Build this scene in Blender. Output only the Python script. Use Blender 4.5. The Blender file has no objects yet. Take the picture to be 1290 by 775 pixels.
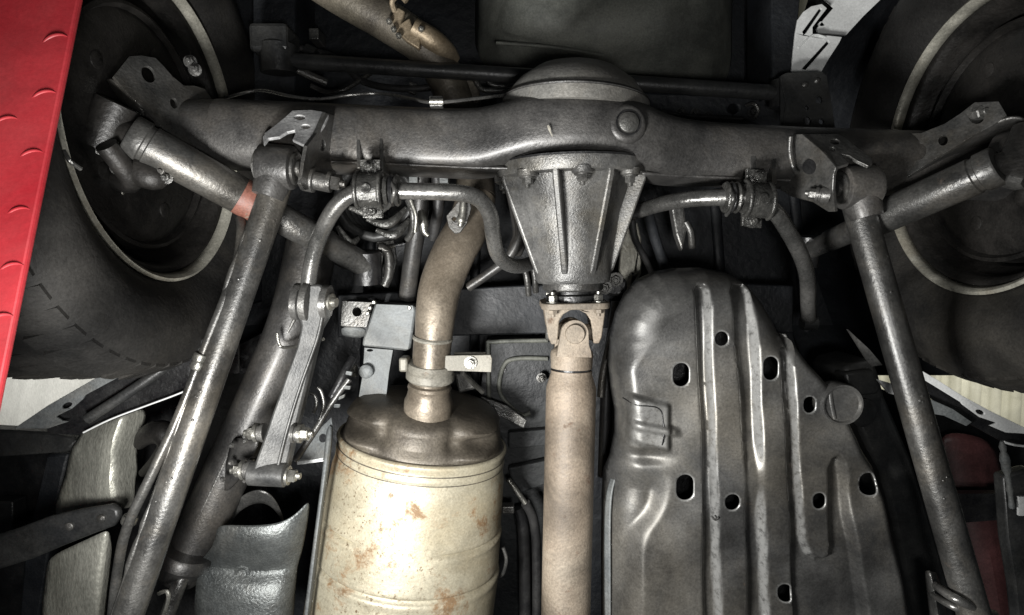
import bpy, math, random
import numpy as np
from mathutils import Vector, Matrix
from mathutils.geometry import tessellate_polygon
random.seed(7)
R = math.radians
sc = bpy.context.scene
col = sc.collection

# ------------------------------------------------------------------ camera, world, light, exposure
CAM = Vector((0, 0, 1.15))          # phone held under the lifted car, looking up and a little rearward
TH = R(-4); FPX = 760.0; W0, H0 = 1290.0, 775.0
Fv = Vector((0, -math.sin(TH), math.cos(TH)))
Uv = Vector((0, -math.cos(TH), -math.sin(TH)))
Rv = Vector((1, 0, 0))
cam = bpy.data.cameras.new('camera'); camo = bpy.data.objects.new('camera', cam); col.objects.link(camo)
camo.matrix_world = Matrix(((Rv.x, Uv.x, -Fv.x, CAM.x), (Rv.y, Uv.y, -Fv.y, CAM.y), (Rv.z, Uv.z, -Fv.z, CAM.z), (0, 0, 0, 1)))
cam.sensor_width = 36; cam.lens = 36 * FPX / W0; cam.clip_start = 0.01; cam.clip_end = 60
sc.camera = camo
wd = bpy.data.worlds.new('World'); sc.world = wd; wd.use_nodes = True
bg = wd.node_tree.nodes['Background']; bg.inputs[0].default_value = (0.80, 0.92, 1.0, 1); bg.inputs[1].default_value = 0.014
def area(name, loc, target, power, size, colr, sy=None):
    l = bpy.data.lights.new(name, 'AREA'); l.energy = power; l.size = size; l.color = colr
    if sy: l.shape = 'RECTANGLE'; l.size_y = sy
    o = bpy.data.objects.new(name, l); col.objects.link(o)
    o.location = loc; o.rotation_euler = (Vector(target) - Vector(loc)).to_track_quat('-Z', 'Y').to_euler()
    return o
area('work_lamp', (-0.25, 0.26, 1.36), (0.16, -0.06, 1.95), 14.5, 0.09, (1.0, 0.99, 0.965), 0.20)
area('fill_light', (0.05, 0.08, 1.06), (0.10, -0.18, 2.0), 2.7, 0.07, (1.0, 0.99, 0.97))  # unseen weak lamp, added as frontal fill
area('garage_light', (-1.9, 0.3, 2.75), (-1.3, 0.3, 4.0), 13, 0.8, (1.0, 0.98, 0.92))
area('garage_light', (1.9, 0.3, 2.75), (1.5, 0.3, 4.0), 13, 0.8, (1.0, 0.98, 0.92))
vs = sc.view_settings; vs.view_transform = 'Standard'; vs.look = 'None'; vs.exposure = 0; vs.gamma = 1

# ------------------------------------------------------------------ helpers
def P(x, y, z):
    """point at height z (metres above the lens) on the sight line of a photo position"""
    d = Fv * FPX + Rv * (x - W0 / 2) + Uv * (H0 / 2 - y)
    return CAM + d * (z / d.z)
def mpp(p): return (p - CAM).dot(Fv) / FPX          # metres per photo pixel at p
def lerp(a, b, t): return a + (b - a) * t
def catmull(pts, n):
    if n <= 1 or len(pts) < 3: return list(pts)
    out = []
    for i in range(len(pts) - 1):
        p0 = pts[max(i - 1, 0)]; p1 = pts[i]; p2 = pts[i + 1]; p3 = pts[min(i + 2, len(pts) - 1)]
        for k in range(n):
            t = k / n
            out.append(0.5 * ((2 * p1) + (p2 - p0) * t + (2 * p0 - 5 * p1 + 4 * p2 - p3) * t * t + (3 * p1 - p0 - 3 * p2 + p3) * t ** 3))
    out.append(pts[-1]); return out
def perp(d, ref=Vector((0, 0, 1))):
    d = d.normalized()
    if abs(d.dot(ref)) > 0.95: ref = Vector((0, 1, 0))
    a = (ref - d * ref.dot(d)).normalized(); return a, d.cross(a)
class MB:
    def __init__(s): s.v = []; s.f = []
    def add(s, v, f):
        b = len(s.v); s.v += [Vector(q) for q in v]; s.f += [tuple(b + i for i in q) for q in f]; return s
    def rings(s, rings, cap=True, closed=True):
        n = len(rings[0]); v = [q for r in rings for q in r]; f = []
        for i in range(len(rings) - 1):
            for j in range(n if closed else n - 1):
                k = (j + 1) % n
                f.append((i * n + j, i * n + k, (i + 1) * n + k, (i + 1) * n + j))
        if cap: f.append(tuple(range(n))[::-1]); f.append(tuple((len(rings) - 1) * n + j for j in range(n)))
        return s.add(v, f)
    def tube(s, pts, r, seg=16, n=6, cap=True, flat=1.0, jit=0):
        rr = r if isinstance(r, (list, tuple)) else [r] * len(pts)
        q = catmull([Vector((*p, a)) if False else Vector(p) for p in pts], n)
        ra = catmull([Vector((a, 0, 0)) for a in rr], n)
        ra = [a.x for a in ra]
        up = None; rings = []
        for i, p in enumerate(q):
            d = (q[min(i + 1, len(q) - 1)] - q[max(i - 1, 0)]).normalized()
            if up is None: up, sd = perp(d)
            else:
                up = (up - d * up.dot(d)).normalized(); sd = d.cross(up)
            k = 1 + (random.uniform(-jit, jit) if jit else 0)
            rings.append([p + (up * math.cos(2 * math.pi * j / seg) * flat + sd * math.sin(2 * math.pi * j / seg)) * ra[i] * k for j in range(seg)])
        return s.rings(rings, cap)
    def lathe(s, o, ax, prof, seg=32, cap=True, flat=1.0, disp=None, ph=0.0, tilt=0.0):
        ax = ax.normalized(); up, sd = perp(ax); rings = []
        for d, r in prof:
            ring = []
            for j in range(seg):
                a = 2 * math.pi * j / seg + ph
                rr = r + (disp(d, a) if disp else 0)
                w = up * math.cos(a) * flat * rr + sd * math.sin(a) * rr
                ring.append(o + ax * (d - tilt * w.dot(up)) + w)
            rings.append(ring)
        return s.rings(rings, cap)
    def prism(s, pts, ext, holes=()):
        """filled outline with holes, extruded by the vector ext"""
        loops = [[Vector(p) for p in pts]] + [[Vector(p) for p in h] for h in holes]
        tri = tessellate_polygon(loops); v = [p for l in loops for p in l]; n = len(v); e = Vector(ext)
        f = [tuple(t) for t in tri] + [tuple(n + i for i in t)[::-1] for t in tri]
        b = 0
        for l in loops:
            m = len(l)
            for j in range(m):
                k = (j + 1) % m; f.append((b + j, n + b + j, n + b + k, b + k))
            b += m
        return s.add(v + [p + e for p in v], f)
    def box(s, c, dx, dy, dz):
        c = Vector(c); v = [c + dx * a + dy * b + dz * g for a in (-1, 1) for b in (-1, 1) for g in (-1, 1)]
        return s.add(v, [(0, 1, 3, 2), (4, 6, 7, 5), (0, 4, 5, 1), (2, 3, 7, 6), (0, 2, 6, 4), (1, 5, 7, 3)])
    def bolt(s, p, ax, r, h=None, seg=6, washer=True):
        h = h or r * 1.2; ax = ax.normalized()
        if washer: s.lathe(p, ax, [(-r * .2, r * 1.45), (r * .28, r * 1.45), (r * .30, r * 1.35)], 16)
        s.lathe(p, ax, [(r * .2, r), (h * .85 + r * .2, r), (h + r * .2, r * .82)], seg, ph=random.uniform(0, 1))
        return s.lathe(p, ax, [(h, r * .5), (h + r * .75, r * .5), (h + r * .85, r * .4)], 10)
    def build(s, name, mat, parent=None, smooth=35, bevel=0, solid=0, sub=0, off=1):
        me = bpy.data.meshes.new(name); me.from_pydata([tuple(p) for p in s.v], [], s.f); me.update()
        import bmesh
        bm = bmesh.new(); bm.from_mesh(me); bmesh.ops.recalc_face_normals(bm, faces=bm.faces[:]); bm.to_mesh(me); bm.free()
        if smooth:
            me.shade_smooth()
            me.set_sharp_from_angle(angle=R(smooth))
        o = bpy.data.objects.new(name, me); col.objects.link(o); me.materials.append(M[mat] if isinstance(mat, str) else mat)
        if sub: m = o.modifiers.new('s', 'SUBSURF'); m.levels = m.render_levels = sub
        if solid: m = o.modifiers.new('t', 'SOLIDIFY'); m.thickness = solid; m.offset = off
        if bevel: m = o.modifiers.new('b', 'BEVEL'); m.width = bevel; m.segments = 2; m.limit_method = 'ANGLE'; m.angle_limit = R(40)
        if parent is not None:
            o.parent = parent; top = parent; t = parent.matrix_basis.copy()
            while top.parent is not None: top = top.parent
            base = Matrix.Translation(top.location) if top.type == 'EMPTY' else Matrix()
            if parent.type == 'EMPTY': o.matrix_parent_inverse = base.inverted()
        return o
def sheet(rows, sub_n=1):
    m = MB(); v = [p for r in rows for p in r]; n = len(rows[0])
    m.add(v, [(i * n + j, i * n + j + 1, (i + 1) * n + j + 1, (i + 1) * n + j) for i in range(len(rows) - 1) for j in range(n - 1)])
    return m
def rowsP(rows): return [[P(*q) for q in r] for r in rows]
def thing(name, label, cat, loc, group=None):
    o = bpy.data.objects.new(name, None); o.empty_display_size = .05; col.objects.link(o); o.location = loc
    o['label'] = label; o['category'] = cat
    if group: o['group'] = group
    return o
def tag(o, label, cat, group=None):
    o['label'] = label; o['category'] = cat
    if group: o['group'] = group
    return o
def ell(cx, cy, rx, ry, z, n=20, rot=0):
    return [P(cx + rx * math.cos(a) * math.cos(rot) - ry * math.sin(a) * math.sin(rot), cy + rx * math.cos(a) * math.sin(rot) + ry * math.sin(a) * math.cos(rot), z(cx, cy) if callable(z) else z) for a in [2 * math.pi * i / n for i in range(n)]]
def planez(a, b, c):
    """z as a function of photo position on the plane through three (x,y,z) points"""
    A = np.array([P(*a), P(*b), P(*c)]); n = np.cross(A[1] - A[0], A[2] - A[0]); k = n @ A[0]; nv = Vector(n)
    def at(x, y):
        d = P(x, y, 1.0) - CAM
        t = (k - nv.dot(CAM)) / nv.dot(d); return t
    return at, nv.normalized()

# ------------------------------------------------------------------ materials
M = {}
def mat(name, c1, c2, rough=(.35, .6), metal=.5, scale=14, bump=.25, fine=160, spots=None, spot_amt=.5, spot_scale=30, spec=.5, dust=None, dust_amt=.5, coat=0, fleck=None, oil=.45, grit=.26, wear_and_light=None, stretch=None, bdist=.002):
    m = bpy.data.materials.new(name); m.use_nodes = True; t = m.node_tree; N = t.nodes; L = t.links
    b = N['Principled BSDF']; tc = N.new('ShaderNodeTexCoord'); src = tc.outputs['Object']
    if stretch:
        mp = N.new('ShaderNodeMapping'); mp.inputs['Scale'].default_value = stretch; L.new(src, mp.inputs['Vector']); src = mp.outputs[0]
    def noise(s, d=8, r=.6, dist=0):
        n = N.new('ShaderNodeTexNoise'); n.inputs['Scale'].default_value = s; n.inputs['Detail'].default_value = d; n.inputs['Roughness'].default_value = r; n.inputs['Distortion'].default_value = dist
        L.new(src, n.inputs['Vector']); return n.outputs['Fac']
    def ramp(f, a, z):
        r = N.new('ShaderNodeMapRange'); r.inputs[1].default_value = a; r.inputs[2].default_value = z; L.new(f, r.inputs[0]); return r.outputs[0]
    def mix(f, a, c):
        x = N.new('ShaderNodeMix'); x.data_type = 'RGBA'; L.new(f, x.inputs[0])
        for s, q in ((6, a), (7, c)):
            if isinstance(q, tuple): x.inputs[s].default_value = (*q, 1)
            else: L.new(q, x.inputs[s])
        return x.outputs[2]
    n1 = noise(scale, 10, .65); n2 = noise(fine, 4, .6)
    cc = mix(ramp(n1, .35, .65), c1, c2)
    rf = ramp(n1, .3, .7); r1 = N.new('ShaderNodeMapRange'); L.new(n1, r1.inputs[0]); r1.inputs[1].default_value = .3; r1.inputs[2].default_value = .7; r1.inputs[3].default_value = rough[0]; r1.inputs[4].default_value = rough[1]
    rout = r1.outputs[0]; mout = None
    if dust:
        df = ramp(noise(scale * .45, 9, .7, .5), .62 - dust_amt * .35, .85 - dust_amt * .3); cc = mix(df, cc, dust)
    if spots:
        sf = ramp(noise(spot_scale, 12, .75, .3), .72 - .25 * spot_amt, .80 - .25 * spot_amt); cc = mix(sf, cc, spots)
        ad = N.new('ShaderNodeMath'); ad.operation = 'MULTIPLY_ADD'; L.new(sf, ad.inputs[0]); ad.inputs[1].default_value = .3; L.new(rout, ad.inputs[2]); ad.use_clamp = True; rout = ad.outputs[0]
        mm = N.new('ShaderNodeMath'); mm.operation = 'MULTIPLY_ADD'; L.new(sf, mm.inputs[0]); mm.inputs[1].default_value = -metal * .9; mm.inputs[2].default_value = metal; mout = mm.outputs[0]
    if oil:                       # oil stains and fine grit: uneven darkening with a shape of its own
        o1 = N.new('ShaderNodeMapRange'); L.new(noise(7, 6, .62, .8), o1.inputs[0]); o1.inputs[1].default_value = .38; o1.inputs[2].default_value = .60; o1.inputs[3].default_value = 1 - oil; o1.inputs[4].default_value = 1.08
        g1 = N.new('ShaderNodeMapRange'); L.new(noise(330, 3, .7), g1.inputs[0]); g1.inputs[1].default_value = .3; g1.inputs[2].default_value = .7; g1.inputs[3].default_value = 1 - grit; g1.inputs[4].default_value = 1 + grit
        mu_ = N.new('ShaderNodeMath'); mu_.operation = 'MULTIPLY'; L.new(o1.outputs[0], mu_.inputs[0]); L.new(g1.outputs[0], mu_.inputs[1])
        vm = N.new('ShaderNodeVectorMath'); vm.operation = 'SCALE'; L.new(cc, vm.inputs[0]); L.new(mu_.outputs[0], vm.inputs['Scale']); cc = vm.outputs[0]
        ro = N.new('ShaderNodeMath'); ro.operation = 'MULTIPLY_ADD'; L.new(g1.outputs[0], ro.inputs[0]); ro.inputs[1].default_value = .16; L.new(rout, ro.inputs[2]); sb_ = N.new('ShaderNodeMath'); sb_.operation = 'SUBTRACT'; L.new(ro.outputs[0], sb_.inputs[0]); sb_.inputs[1].default_value = .16; sb_.use_clamp = True; rout = sb_.outputs[0]
    if wear_and_light:
        at = N.new('ShaderNodeAttribute'); at.attribute_name = 'wear_and_light'
        wn = ramp(noise(120, 6, .75), .30, .52); wm = N.new('ShaderNodeMath'); wm.operation = 'MULTIPLY'; L.new(at.outputs['Fac'], wm.inputs[0]); L.new(wn, wm.inputs[1]); cc = mix(wm.outputs[0], cc, wear_and_light)
    if fleck:
        mk = ramp(noise(scale * .5, 3, .5), .40, .62); fk = ramp(noise(fine * .75, 6, .8), .56, .62)
        fm = N.new('ShaderNodeMath'); fm.operation = 'MULTIPLY'; L.new(mk, fm.inputs[0]); L.new(fk, fm.inputs[1]); cc = mix(fm.outputs[0], cc, fleck)
    L.new(cc, b.inputs['Base Color']); L.new(rout, b.inputs['Roughness'])
    if mout: L.new(mout, b.inputs['Metallic'])
    else: b.inputs['Metallic'].default_value = metal
    b.inputs['Specular IOR Level'].default_value = spec
    if coat: b.inputs['Coat Weight'].default_value = coat; b.inputs['Coat Roughness'].default_value = .25
    if bump:
        ad = N.new('ShaderNodeMath'); ad.operation = 'MULTIPLY_ADD'; L.new(n1, ad.inputs[0]); ad.inputs[1].default_value = .9; L.new(n2, ad.inputs[2])
        bp = N.new('ShaderNodeBump'); bp.inputs['Strength'].default_value = bump; bp.inputs['Distance'].default_value = bdist; L.new(ad.outputs[0], bp.inputs['Height']); L.new(bp.outputs[0], b.inputs['Normal'])
    M[name] = m; return m
mat('axle_grime', (.036, .0355, .035), (.080, .077, .073), (.34, .54), .4, 16, .28, 300, dust=(.10, .09, .077), dust_amt=.3, spots=(.03, .032, .03), spot_amt=.3, spot_scale=18, coat=.12)
mat('cast_iron', (.10, .10, .098), (.215, .212, .203), (.3, .5), .5, 22, .4, 420, dust=(.16, .145, .115), dust_amt=.35, spots=(.045, .043, .04), spot_amt=.45, spot_scale=20, oil=.55)
mat('grease_metal', (.045, .045, .043), (.12, .118, .11), (.14, .38), .6, 45, .6, 240)
mat('dome_dusty', (.13, .128, .12), (.215, .21, .195), (.4, .6), .35, 14, .3, 260, dust=(.19, .175, .15), dust_amt=.4)
mat('dark_cast', (.09, .09, .085), (.17, .165, .155), (.35, .55), .6, 22, .4, 300)
mat('black_paint', (.022, .023, .024), (.045, .045, .043), (.3, .5), .1, 18, .25, 200)
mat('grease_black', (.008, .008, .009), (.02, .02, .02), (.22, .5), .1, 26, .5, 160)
mat('arm_paint', (.042, .042, .041), (.100, .098, .092), (.27, .48), .5, 18, .26, 300, dust=(.135, .122, .102), dust_amt=.4, spots=(.045, .033, .025), spot_amt=.45, spot_scale=40, coat=.12, oil=.55)
mat('bar_steel', (.12, .12, .115), (.21, .205, .195), (.2, .38), .7, 24, .25, 260)
mat('worn_bracket', (.26, .26, .262), (.42, .42, .415), (.38, .55), .2, 30, .25, 300, spots=(.05, .047, .043), spot_amt=.5, spot_scale=40)
mat('bracket_grey', (.065, .065, .063), (.135, .132, .125), (.24, .46), .6, 28, .45, 260, dust=(.10, .09, .075), dust_amt=.3, coat=.15)
mat('bolt_steel', (.28, .275, .25), (.42, .41, .37), (.25, .42), .85, 60, .3, 400)
mat('shaft_tan', (.135, .107, .080), (.225, .182, .138), (.5, .7), .15, 10, .35, 260, spots=(.105, .064, .04), spot_amt=.55, spot_scale=22, dust=(.245, .21, .165), dust_amt=.45, oil=.55, grit=.25)
mat('aluminised', (.36, .325, .235), (.46, .425, .325), (.36, .56), .28, 9, .22, 190, spots=(.185, .115, .058), spot_amt=.76, spot_scale=12, fleck=(.12, .08, .045), dust=(.33, .275, .18), dust_amt=.55, bdist=.0015, oil=.28, grit=.18)
mat('heat_brown', (.058, .050, .041), (.120, .104, .082), (.38, .58), .35, 14, .35, 200, dust=(.20, .178, .135), dust_amt=.5, oil=.45)
mat('pipe_tan', (.165, .137, .104), (.285, .243, .19), (.36, .55), .45, 14, .25, 200, spots=(.12, .075, .042), spot_amt=.42, spot_scale=26, oil=.45)
mat('clamp_cream', (.22, .205, .17), (.32, .305, .26), (.5, .7), .2, 30, .3, 200, spots=(.16, .10, .06), spot_amt=.4, spot_scale=50)
mat('tank_guard', (.050, .050, .0495), (.130, .128, .122), (.28, .52), .5, 6, .14, 340, dust=(.165, .152, .128), dust_amt=.5, spots=(.085, .058, .04), spot_amt=.3, spot_scale=30, bdist=.0013, wear_and_light=(.36, .36, .35), oil=.5, grit=.22)
mat('silver_bracket', (.11, .119, .122), (.17, .178, .176), (.5, .7), .25, 26, .3, 300, dust=(.15, .145, .13), dust_amt=.4)
mat('link_grey', (.045, .046, .046), (.105, .104, .10), (.34, .5), .45, 24, .15, 380, grit=.2, spots=(.085, .058, .04), spot_amt=.35, spot_scale=40, oil=.5)
mat('shield_blue', (.105, .114, .115), (.185, .195, .19), (.26, .46), .6, 16, .4, 260, dust=(.17, .165, .15), dust_amt=.4, spots=(.40, .40, .385), spot_amt=.1, spot_scale=60, bdist=.003)
mat('pale_sheet', (.34, .34, .295), (.52, .515, .45), (.28, .5), .45, 9, .35, 150, dust=(.22, .21, .165), dust_amt=.45, spots=(.10, .098, .085), spot_amt=.3, spot_scale=12, stretch=(1, .45, 1), bdist=.005)
mat('white_flange', (.70, .71, .70), (.78, .79, .78), (.3, .45), .1, 14, .15, 200, oil=.15, grit=.12)
mat('tyre_rubber', (.011, .0108, .0105), (.024, .0228, .021), (.5, .7), 0, 10, .35, 180, dust=(.036, .033, .028), dust_amt=.35, spec=.25)
mat('rim_paint', (.34, .33, .28), (.48, .465, .40), (.3, .5), .4, 20, .25, 200, dust=(.30, .26, .19), dust_amt=.3)
mat('drum_black', (.008, .0078, .0075), (.022, .020, .018), (.3, .6), .2, 16, .45, 160)
mat('underseal', (.007, .0085, .0115), (.015, .017, .020), (.45, .7), 0, 9, .5, 70, bdist=.004)
mat('underseal_mid', (.014, .0155, .018), (.034, .036, .036), (.45, .7), 0, 9, .5, 70, bdist=.004)
mat('underseal_green', (.10, .105, .095), (.165, .168, .145), (.45, .7), .1, 7, .4, 60, bdist=.003)
mat('red_paint', (.18, .0065, .011), (.22, .010, .015), (.42, .56), 0, 6, .10, 160, spec=.35, dust=(.19, .026, .028), dust_amt=.45, spots=(.12, .010, .013), spot_amt=.2, spot_scale=38, oil=.22, grit=.08)
mat('red_dull', (.05, .017, .017), (.085, .03, .03), (.5, .65), 0, 10, .2, 120)
mat('orange_label', (.135, .046, .032), (.20, .088, .062), (.5, .65), 0, 40, .25, 200, spots=(.16, .12, .09), spot_amt=.5, spot_scale=60)
mat('concrete', (.56, .56, .53), (.70, .70, .67), (.7, .9), 0, 6, .3, 60, spots=(.32, .32, .30), spot_amt=.35, spot_scale=9, stretch=(1, .25, 1), oil=.1, grit=.15)
mat('corrugated', (.50, .485, .38), (.60, .585, .48), (.4, .6), .1, 5, .15, 80, oil=.12, grit=.1)
mat('rubber_hose', (.014, .014, .015), (.035, .034, .033), (.35, .6), 0, 20, .3, 200)
mat('rust_pipe', (.22, .17, .11), (.36, .29, .20), (.4, .6), .5, 20, .35, 160, spots=(.13, .06, .03), spot_amt=.35, spot_scale=40)

# ================================================================== SETTING
def setting(o): o['kind'] = 'structure'; return o
zc = 2.6
setting(MB().prism([Vector((-4, -4, CAM.z + zc)), Vector((.2, -4, CAM.z + zc)), Vector((.2, 4, CAM.z + zc)), Vector((-4, 4, CAM.z + zc))], (0, 0, .1)).build('garage_ceiling', 'concrete', None, 0))
mb = MB(); rows = []
ys = 61
xs = np.arange(.25, 4.0, .011)
rows = [[Vector((x, y, CAM.z + zc - .03 + .014 * max(-.6, min(.6, math.sin(x * 2 * math.pi / .088))) / .6)) for x in xs] for y in (-4, 4)]
setting(sheet(rows).build('corrugated_ceiling', 'corrugated', None, 50, solid=.004))

# ================================================================== LIFT RUNWAY (red)
zr = .465
a0 = P(98, 0, zr); a1 = P(-1, 490, zr - .045)
dirr = (a1 - a0); e0 = a0 - dirr * .6; e1 = a0 + dirr * 2.2
out = Vector((-.55, 0, 0))
rw = thing('lift_runway', 'red painted chequer plate lift runway along the left edge', 'runway', lerp(e0, e1, .5))
MB().prism([e0, e1, e1 + out, e0 + out], (0, 0, .006)).build('deck_plate', 'red_paint', rw, 0, bevel=.002)
MB().prism([e0 + Vector((-.20, 0, 0)), e1 + Vector((-.20, 0, 0)), e1 + Vector((-.208, 0, 0)), e0 + Vector((-.208, 0, 0))], (0, 0, -.05)).build('stiffening_web', 'red_paint', rw, 0, bevel=.002)
nrm = dirr.cross(out).normalized();  nrm = nrm if nrm.z < 0 else -nrm
for (x, y) in ((70, 46), (56, 117), (40, 192), (24, 264), (15, 334), (2, 398), (8, 150), (48, -25)):
    t = (y / 490.0); zz = zr - .045 * t; c = P(x, y, zz)
    pts = []
    for k in range(9):
        a = R(200 + 130 * k / 8) + R(-8)
        w = P(x + 17 * math.cos(a) + (k - 4) * .4, y + 14 + 15 * math.sin(a) - (k - 4) * 1.1, zz); pts.append(w + nrm * .0004)
    MB().tube(pts, [.0004, .0008, .0011, .0013, .0014, .0013, .0011, .0008, .0004], 8, 2, flat=.7).build('tread_lug', 'red_paint', rw, 60)

# ================================================================== BODY UNDERSIDE
fl = thing('floor_pan', 'dark undersealed body floor filling the gaps above the axle', 'floor pan', P(645, 300, 1.12))
zf = 1.14
MB().prism([P(330, -60, zf), P(985, -60, zf), P(1010, 300, zf), P(1075, 480, zf), P(1075, 860, zf), P(235, 860, zf), P(240, 500, zf), P(250, 400, zf), P(330, 380, zf)], (0, 0, .02)).build('pan', 'underseal', fl, 0)
for x in (470, 600, 675, 790, 900, 1000):
    MB().tube([P(x, 240, zf - .004), P(x + (x - 645) * .1, 600, zf - .004), P(x + (x - 645) * .2, 850, zf - .004)], .010, 10, 4, flat=.6).build('bead', 'underseal', fl, 60)
# bead line panel between muffler and propeller shaft
MB().prism([P(612, 428, 1.05), P(700, 428, 1.05), P(700, 800, 1.05), P(600, 800, 1.05), P(604, 500, 1.05)], (0, 0, .05)).build('tunnel_panel', 'underseal_mid', fl, 0, bevel=.004)
MB().tube([P(617, 535, 1.045), P(615, 440, 1.045), P(622, 431, 1.045), P(690, 429, 1.045)], .004, 8, 5).build('bead', 'underseal_green', fl, 60)
MB().tube([P(690, 452, 1.045), P(650, 452, 1.045), P(634, 462, 1.045), P(630, 495, 1.045), P(655, 522, 1.045), P(668, 520, 1.045)], .004, 8, 6).build('bead', 'underseal_green', fl, 60)
MB().lathe(P(634, 466, 1.049), Vector((0, 0, -1)), [(0, .005), (.003, .005)], 14).build('plug', 'grease_black', fl)
MB().prism([P(640, 545, 1.03), P(700, 540, 1.03), P(700, 560, 1.03), P(640, 566, 1.03)], (0, 0, .03)).build('tunnel_brace', 'underseal_mid', fl, 0, bevel=.003)
# front crossmember seen behind the stabiliser link
cm = thing('crossmember', 'dark crossmember behind the diff nose joining both chassis rails', 'crossmember', P(640, 385, 1.0))
MB().prism([P(425, 372, .97), P(690, 358, .97), P(780, 352, .97), P(1000, 360, .97), P(1000, 420, .97), P(780, 412, .97), P(690, 420, .97), P(520, 425, .97), P(425, 425, .97)], (0, 0, .07)).build('beam', 'underseal', cm, 0, bevel=.008)

# spare wheel well / rear floor
rf = thing('rear_floor_panel', 'grey green rounded rear floor panel above the lateral rod', 'floor panel', P(780, 40, 1.0))
rw_ = []
for i in range(11):
    v = i / 10.0; row = []
    for j in range(13):
        u = j / 12.0 * 2 - 1; yo = -90 + 178 * v + 14 * (u + 1) * v
        row.append(P(592 + (u + 1) * 186, yo, 1.0) + Vector((0, 0, .14 * abs(u) ** 5 + .16 * max(0, (v - .45) / .55) ** 3 + .006 * math.sin(u * 5 + v * 7))))
    rw_.append(row)
sheet(rw_).build('panel', 'underseal_green', rf, 60, sub=2, solid=.004)
MB().tube([P(625, 54, 1.004), P(700, 60, 1.01), P(760, 70, 1.03)], .003, 8, 4).build('seam', 'underseal_green', rf, 60)
rc = thing('rear_crossmember', 'dark riveted rear crossmember just behind the right axle half', 'crossmember', P(880, 140, 1.02))
hz_ = [ell(924, 137, 6, 6, 1.02)]
MB().prism([P(600, 108, 1.02), P(985, 122, 1.02), P(985, 168, 1.02), P(600, 160, 1.02)], (0, 0, .05), hz_).build('beam', 'underseal', rc, 0, bevel=.004)
for x, y in ((876, 143), (858, 142), (892, 147), (948, 142), (952, 138)):
    MB().bolt(P(x, y, 1.02), Vector((0, 0, -1)), .006).build('bolt', 'black_paint', rc)
MB().tube([P(940, 133, 1.012), P(950, 131, 1.0), P(955, 140, 1.0), P(950, 150, 1.0)], .003, 8, 5).build('hook', 'bracket_grey', rc)
MB().tube([P(835, 140, 1.01), P(860, 146, 1.0), P(900, 148, 1.0), P(935, 150, 1.0)], .004, 8, 5).build('harness', 'rubber_hose', rc)
rr = thing('rear_frame_rail', 'dark brown rear frame rail rising to the top beside the bright bracket', 'frame rail', P(980, 50, .95))
MB().prism([P(972, -40, .97), P(1012, -40, .97), P(1000, 95, .97), P(972, 120, .97)], (0, 0, .1)).build('rail', 'underseal', rr, 0, bevel=.006)
lr = thing('left_rear_rail', 'black rear frame rail behind the left half of the axle', 'frame rail', P(350, 60, 1.0))
MB().prism([P(318, -40, 1.0), P(372, -40, 1.0), P(372, 160, 1.0), P(318, 160, 1.0)], (0, 0, .1)).build('rail', 'underseal', lr, 0, bevel=.006)
MB().box(P(400, 48, 1.02), Vector((.008, 0, 0)), Vector((0, .009, 0)), Vector((0, 0, .02))).build('clip', 'bracket_grey', lr, 0, bevel=.002)
MB().tube([P(385, 62, .985), P(398, 68, .985)], .009, 10, 2).build('grommet', 'black_paint', lr)

# bright bumper stay, top right
bb = thing('bumper_stay', 'bright bare metal bumper stay with slots at the top right', 'bracket', P(1030, 60, .98))
z1 = .955; z2 = .975
slot = [P(*q, z1) for q in ((1043, 51), (1045, 54), (1015, 88), (1010, 87))]
slot2 = [P(*q, z1) for q in ((1033, 10), (1035.5, 12), (1016, 41), (1012.5, 44), (1011, 40), (1014, 36))]
MB().prism([P(*q, z1) for q in ((997, 91), (998.5, 75), (1000, 60), (1002, 42), (1005, 25), (1012, 15), (1022, 8), (1035.5, 5), (1042, 10.5), (1033, 22), (1024, 34), (1024, 42.5), (1061, 46.5), (1058, 53), (1045, 73), (1034.5, 91))], (0, 0, .004), [slot, slot2]).build('flange_plate', 'white_flange', bb, 0, bevel=.0008)
MB().prism([P(*q, z2) for q in ((1037, -3), (1051, 9), (1038, 24), (1029, 36), (1031, 41), (1066, 44), (1088, 20), (1112, -3), (1130, -30), (1020, -30))], (0, 0, .004), [ell(1035.5, 30, 4, 3, z2)]).build('back_plate', 'white_flange', bb, 0, bevel=.0008)
MB().tube([P(1006, 60, z1 - .001), P(1024, 44, z1 - .001), P(1040, 47, z1 - .001)], .0015, 6, 3).build('pressed_rib', 'white_flange', bb, 60)
MB().prism([P(1012, 87, z1 + .03), P(1045, 50, z1 + .03), P(1052, 60, z1 + .03), P(1022, 95, z1 + .03)], (0, 0, .004)).build('backing', 'grease_black', bb, 0)
# plate below it (lateral rod frame bracket)
fb = thing('lateral_rod_bracket', 'dark perforated frame bracket hanging below the bright bumper stay', 'bracket', P(1015, 125, .9))
zb = .90
MB().prism([P(*q, zb) for q in ((983, 96), (990, 92), (1035, 90), (1041, 95), (1046, 120), (1052, 160), (1040, 172), (985, 168), (990, 130))], (0, 0, .005), [ell(1016, 136, 3, 3, zb), ell(1032, 126, 4.5, 4.5, zb), ell(1017, 152, 5, 5, zb), ell(1035, 153, 3.5, 3.5, zb)]).build('plate', 'black_paint', fb, 0, bevel=.0012)
MB().prism([P(983, 96, zb + .002), P(990, 92, zb + .002), P(990, 92, zb + .05), P(983, 96, zb + .05)], P(985, 168, zb) - P(985, 96, zb)).build('side_web', 'black_paint', fb, 0)
for x, y in ((1029, 102), (1014, 107)): MB().lathe(P(x, y, zb), Vector((0, 0, -1)), [(-.001, .005), (.002, .0045), (.004, .002)], 12).build('rivet', 'bracket_grey', fb)
MB().lathe(P(1099, 143, 1.0), Vector((0, 0, -1)), [(0, .004), (.004, .003)], 10).build('rivet', 'bolt_steel', fb)

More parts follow.
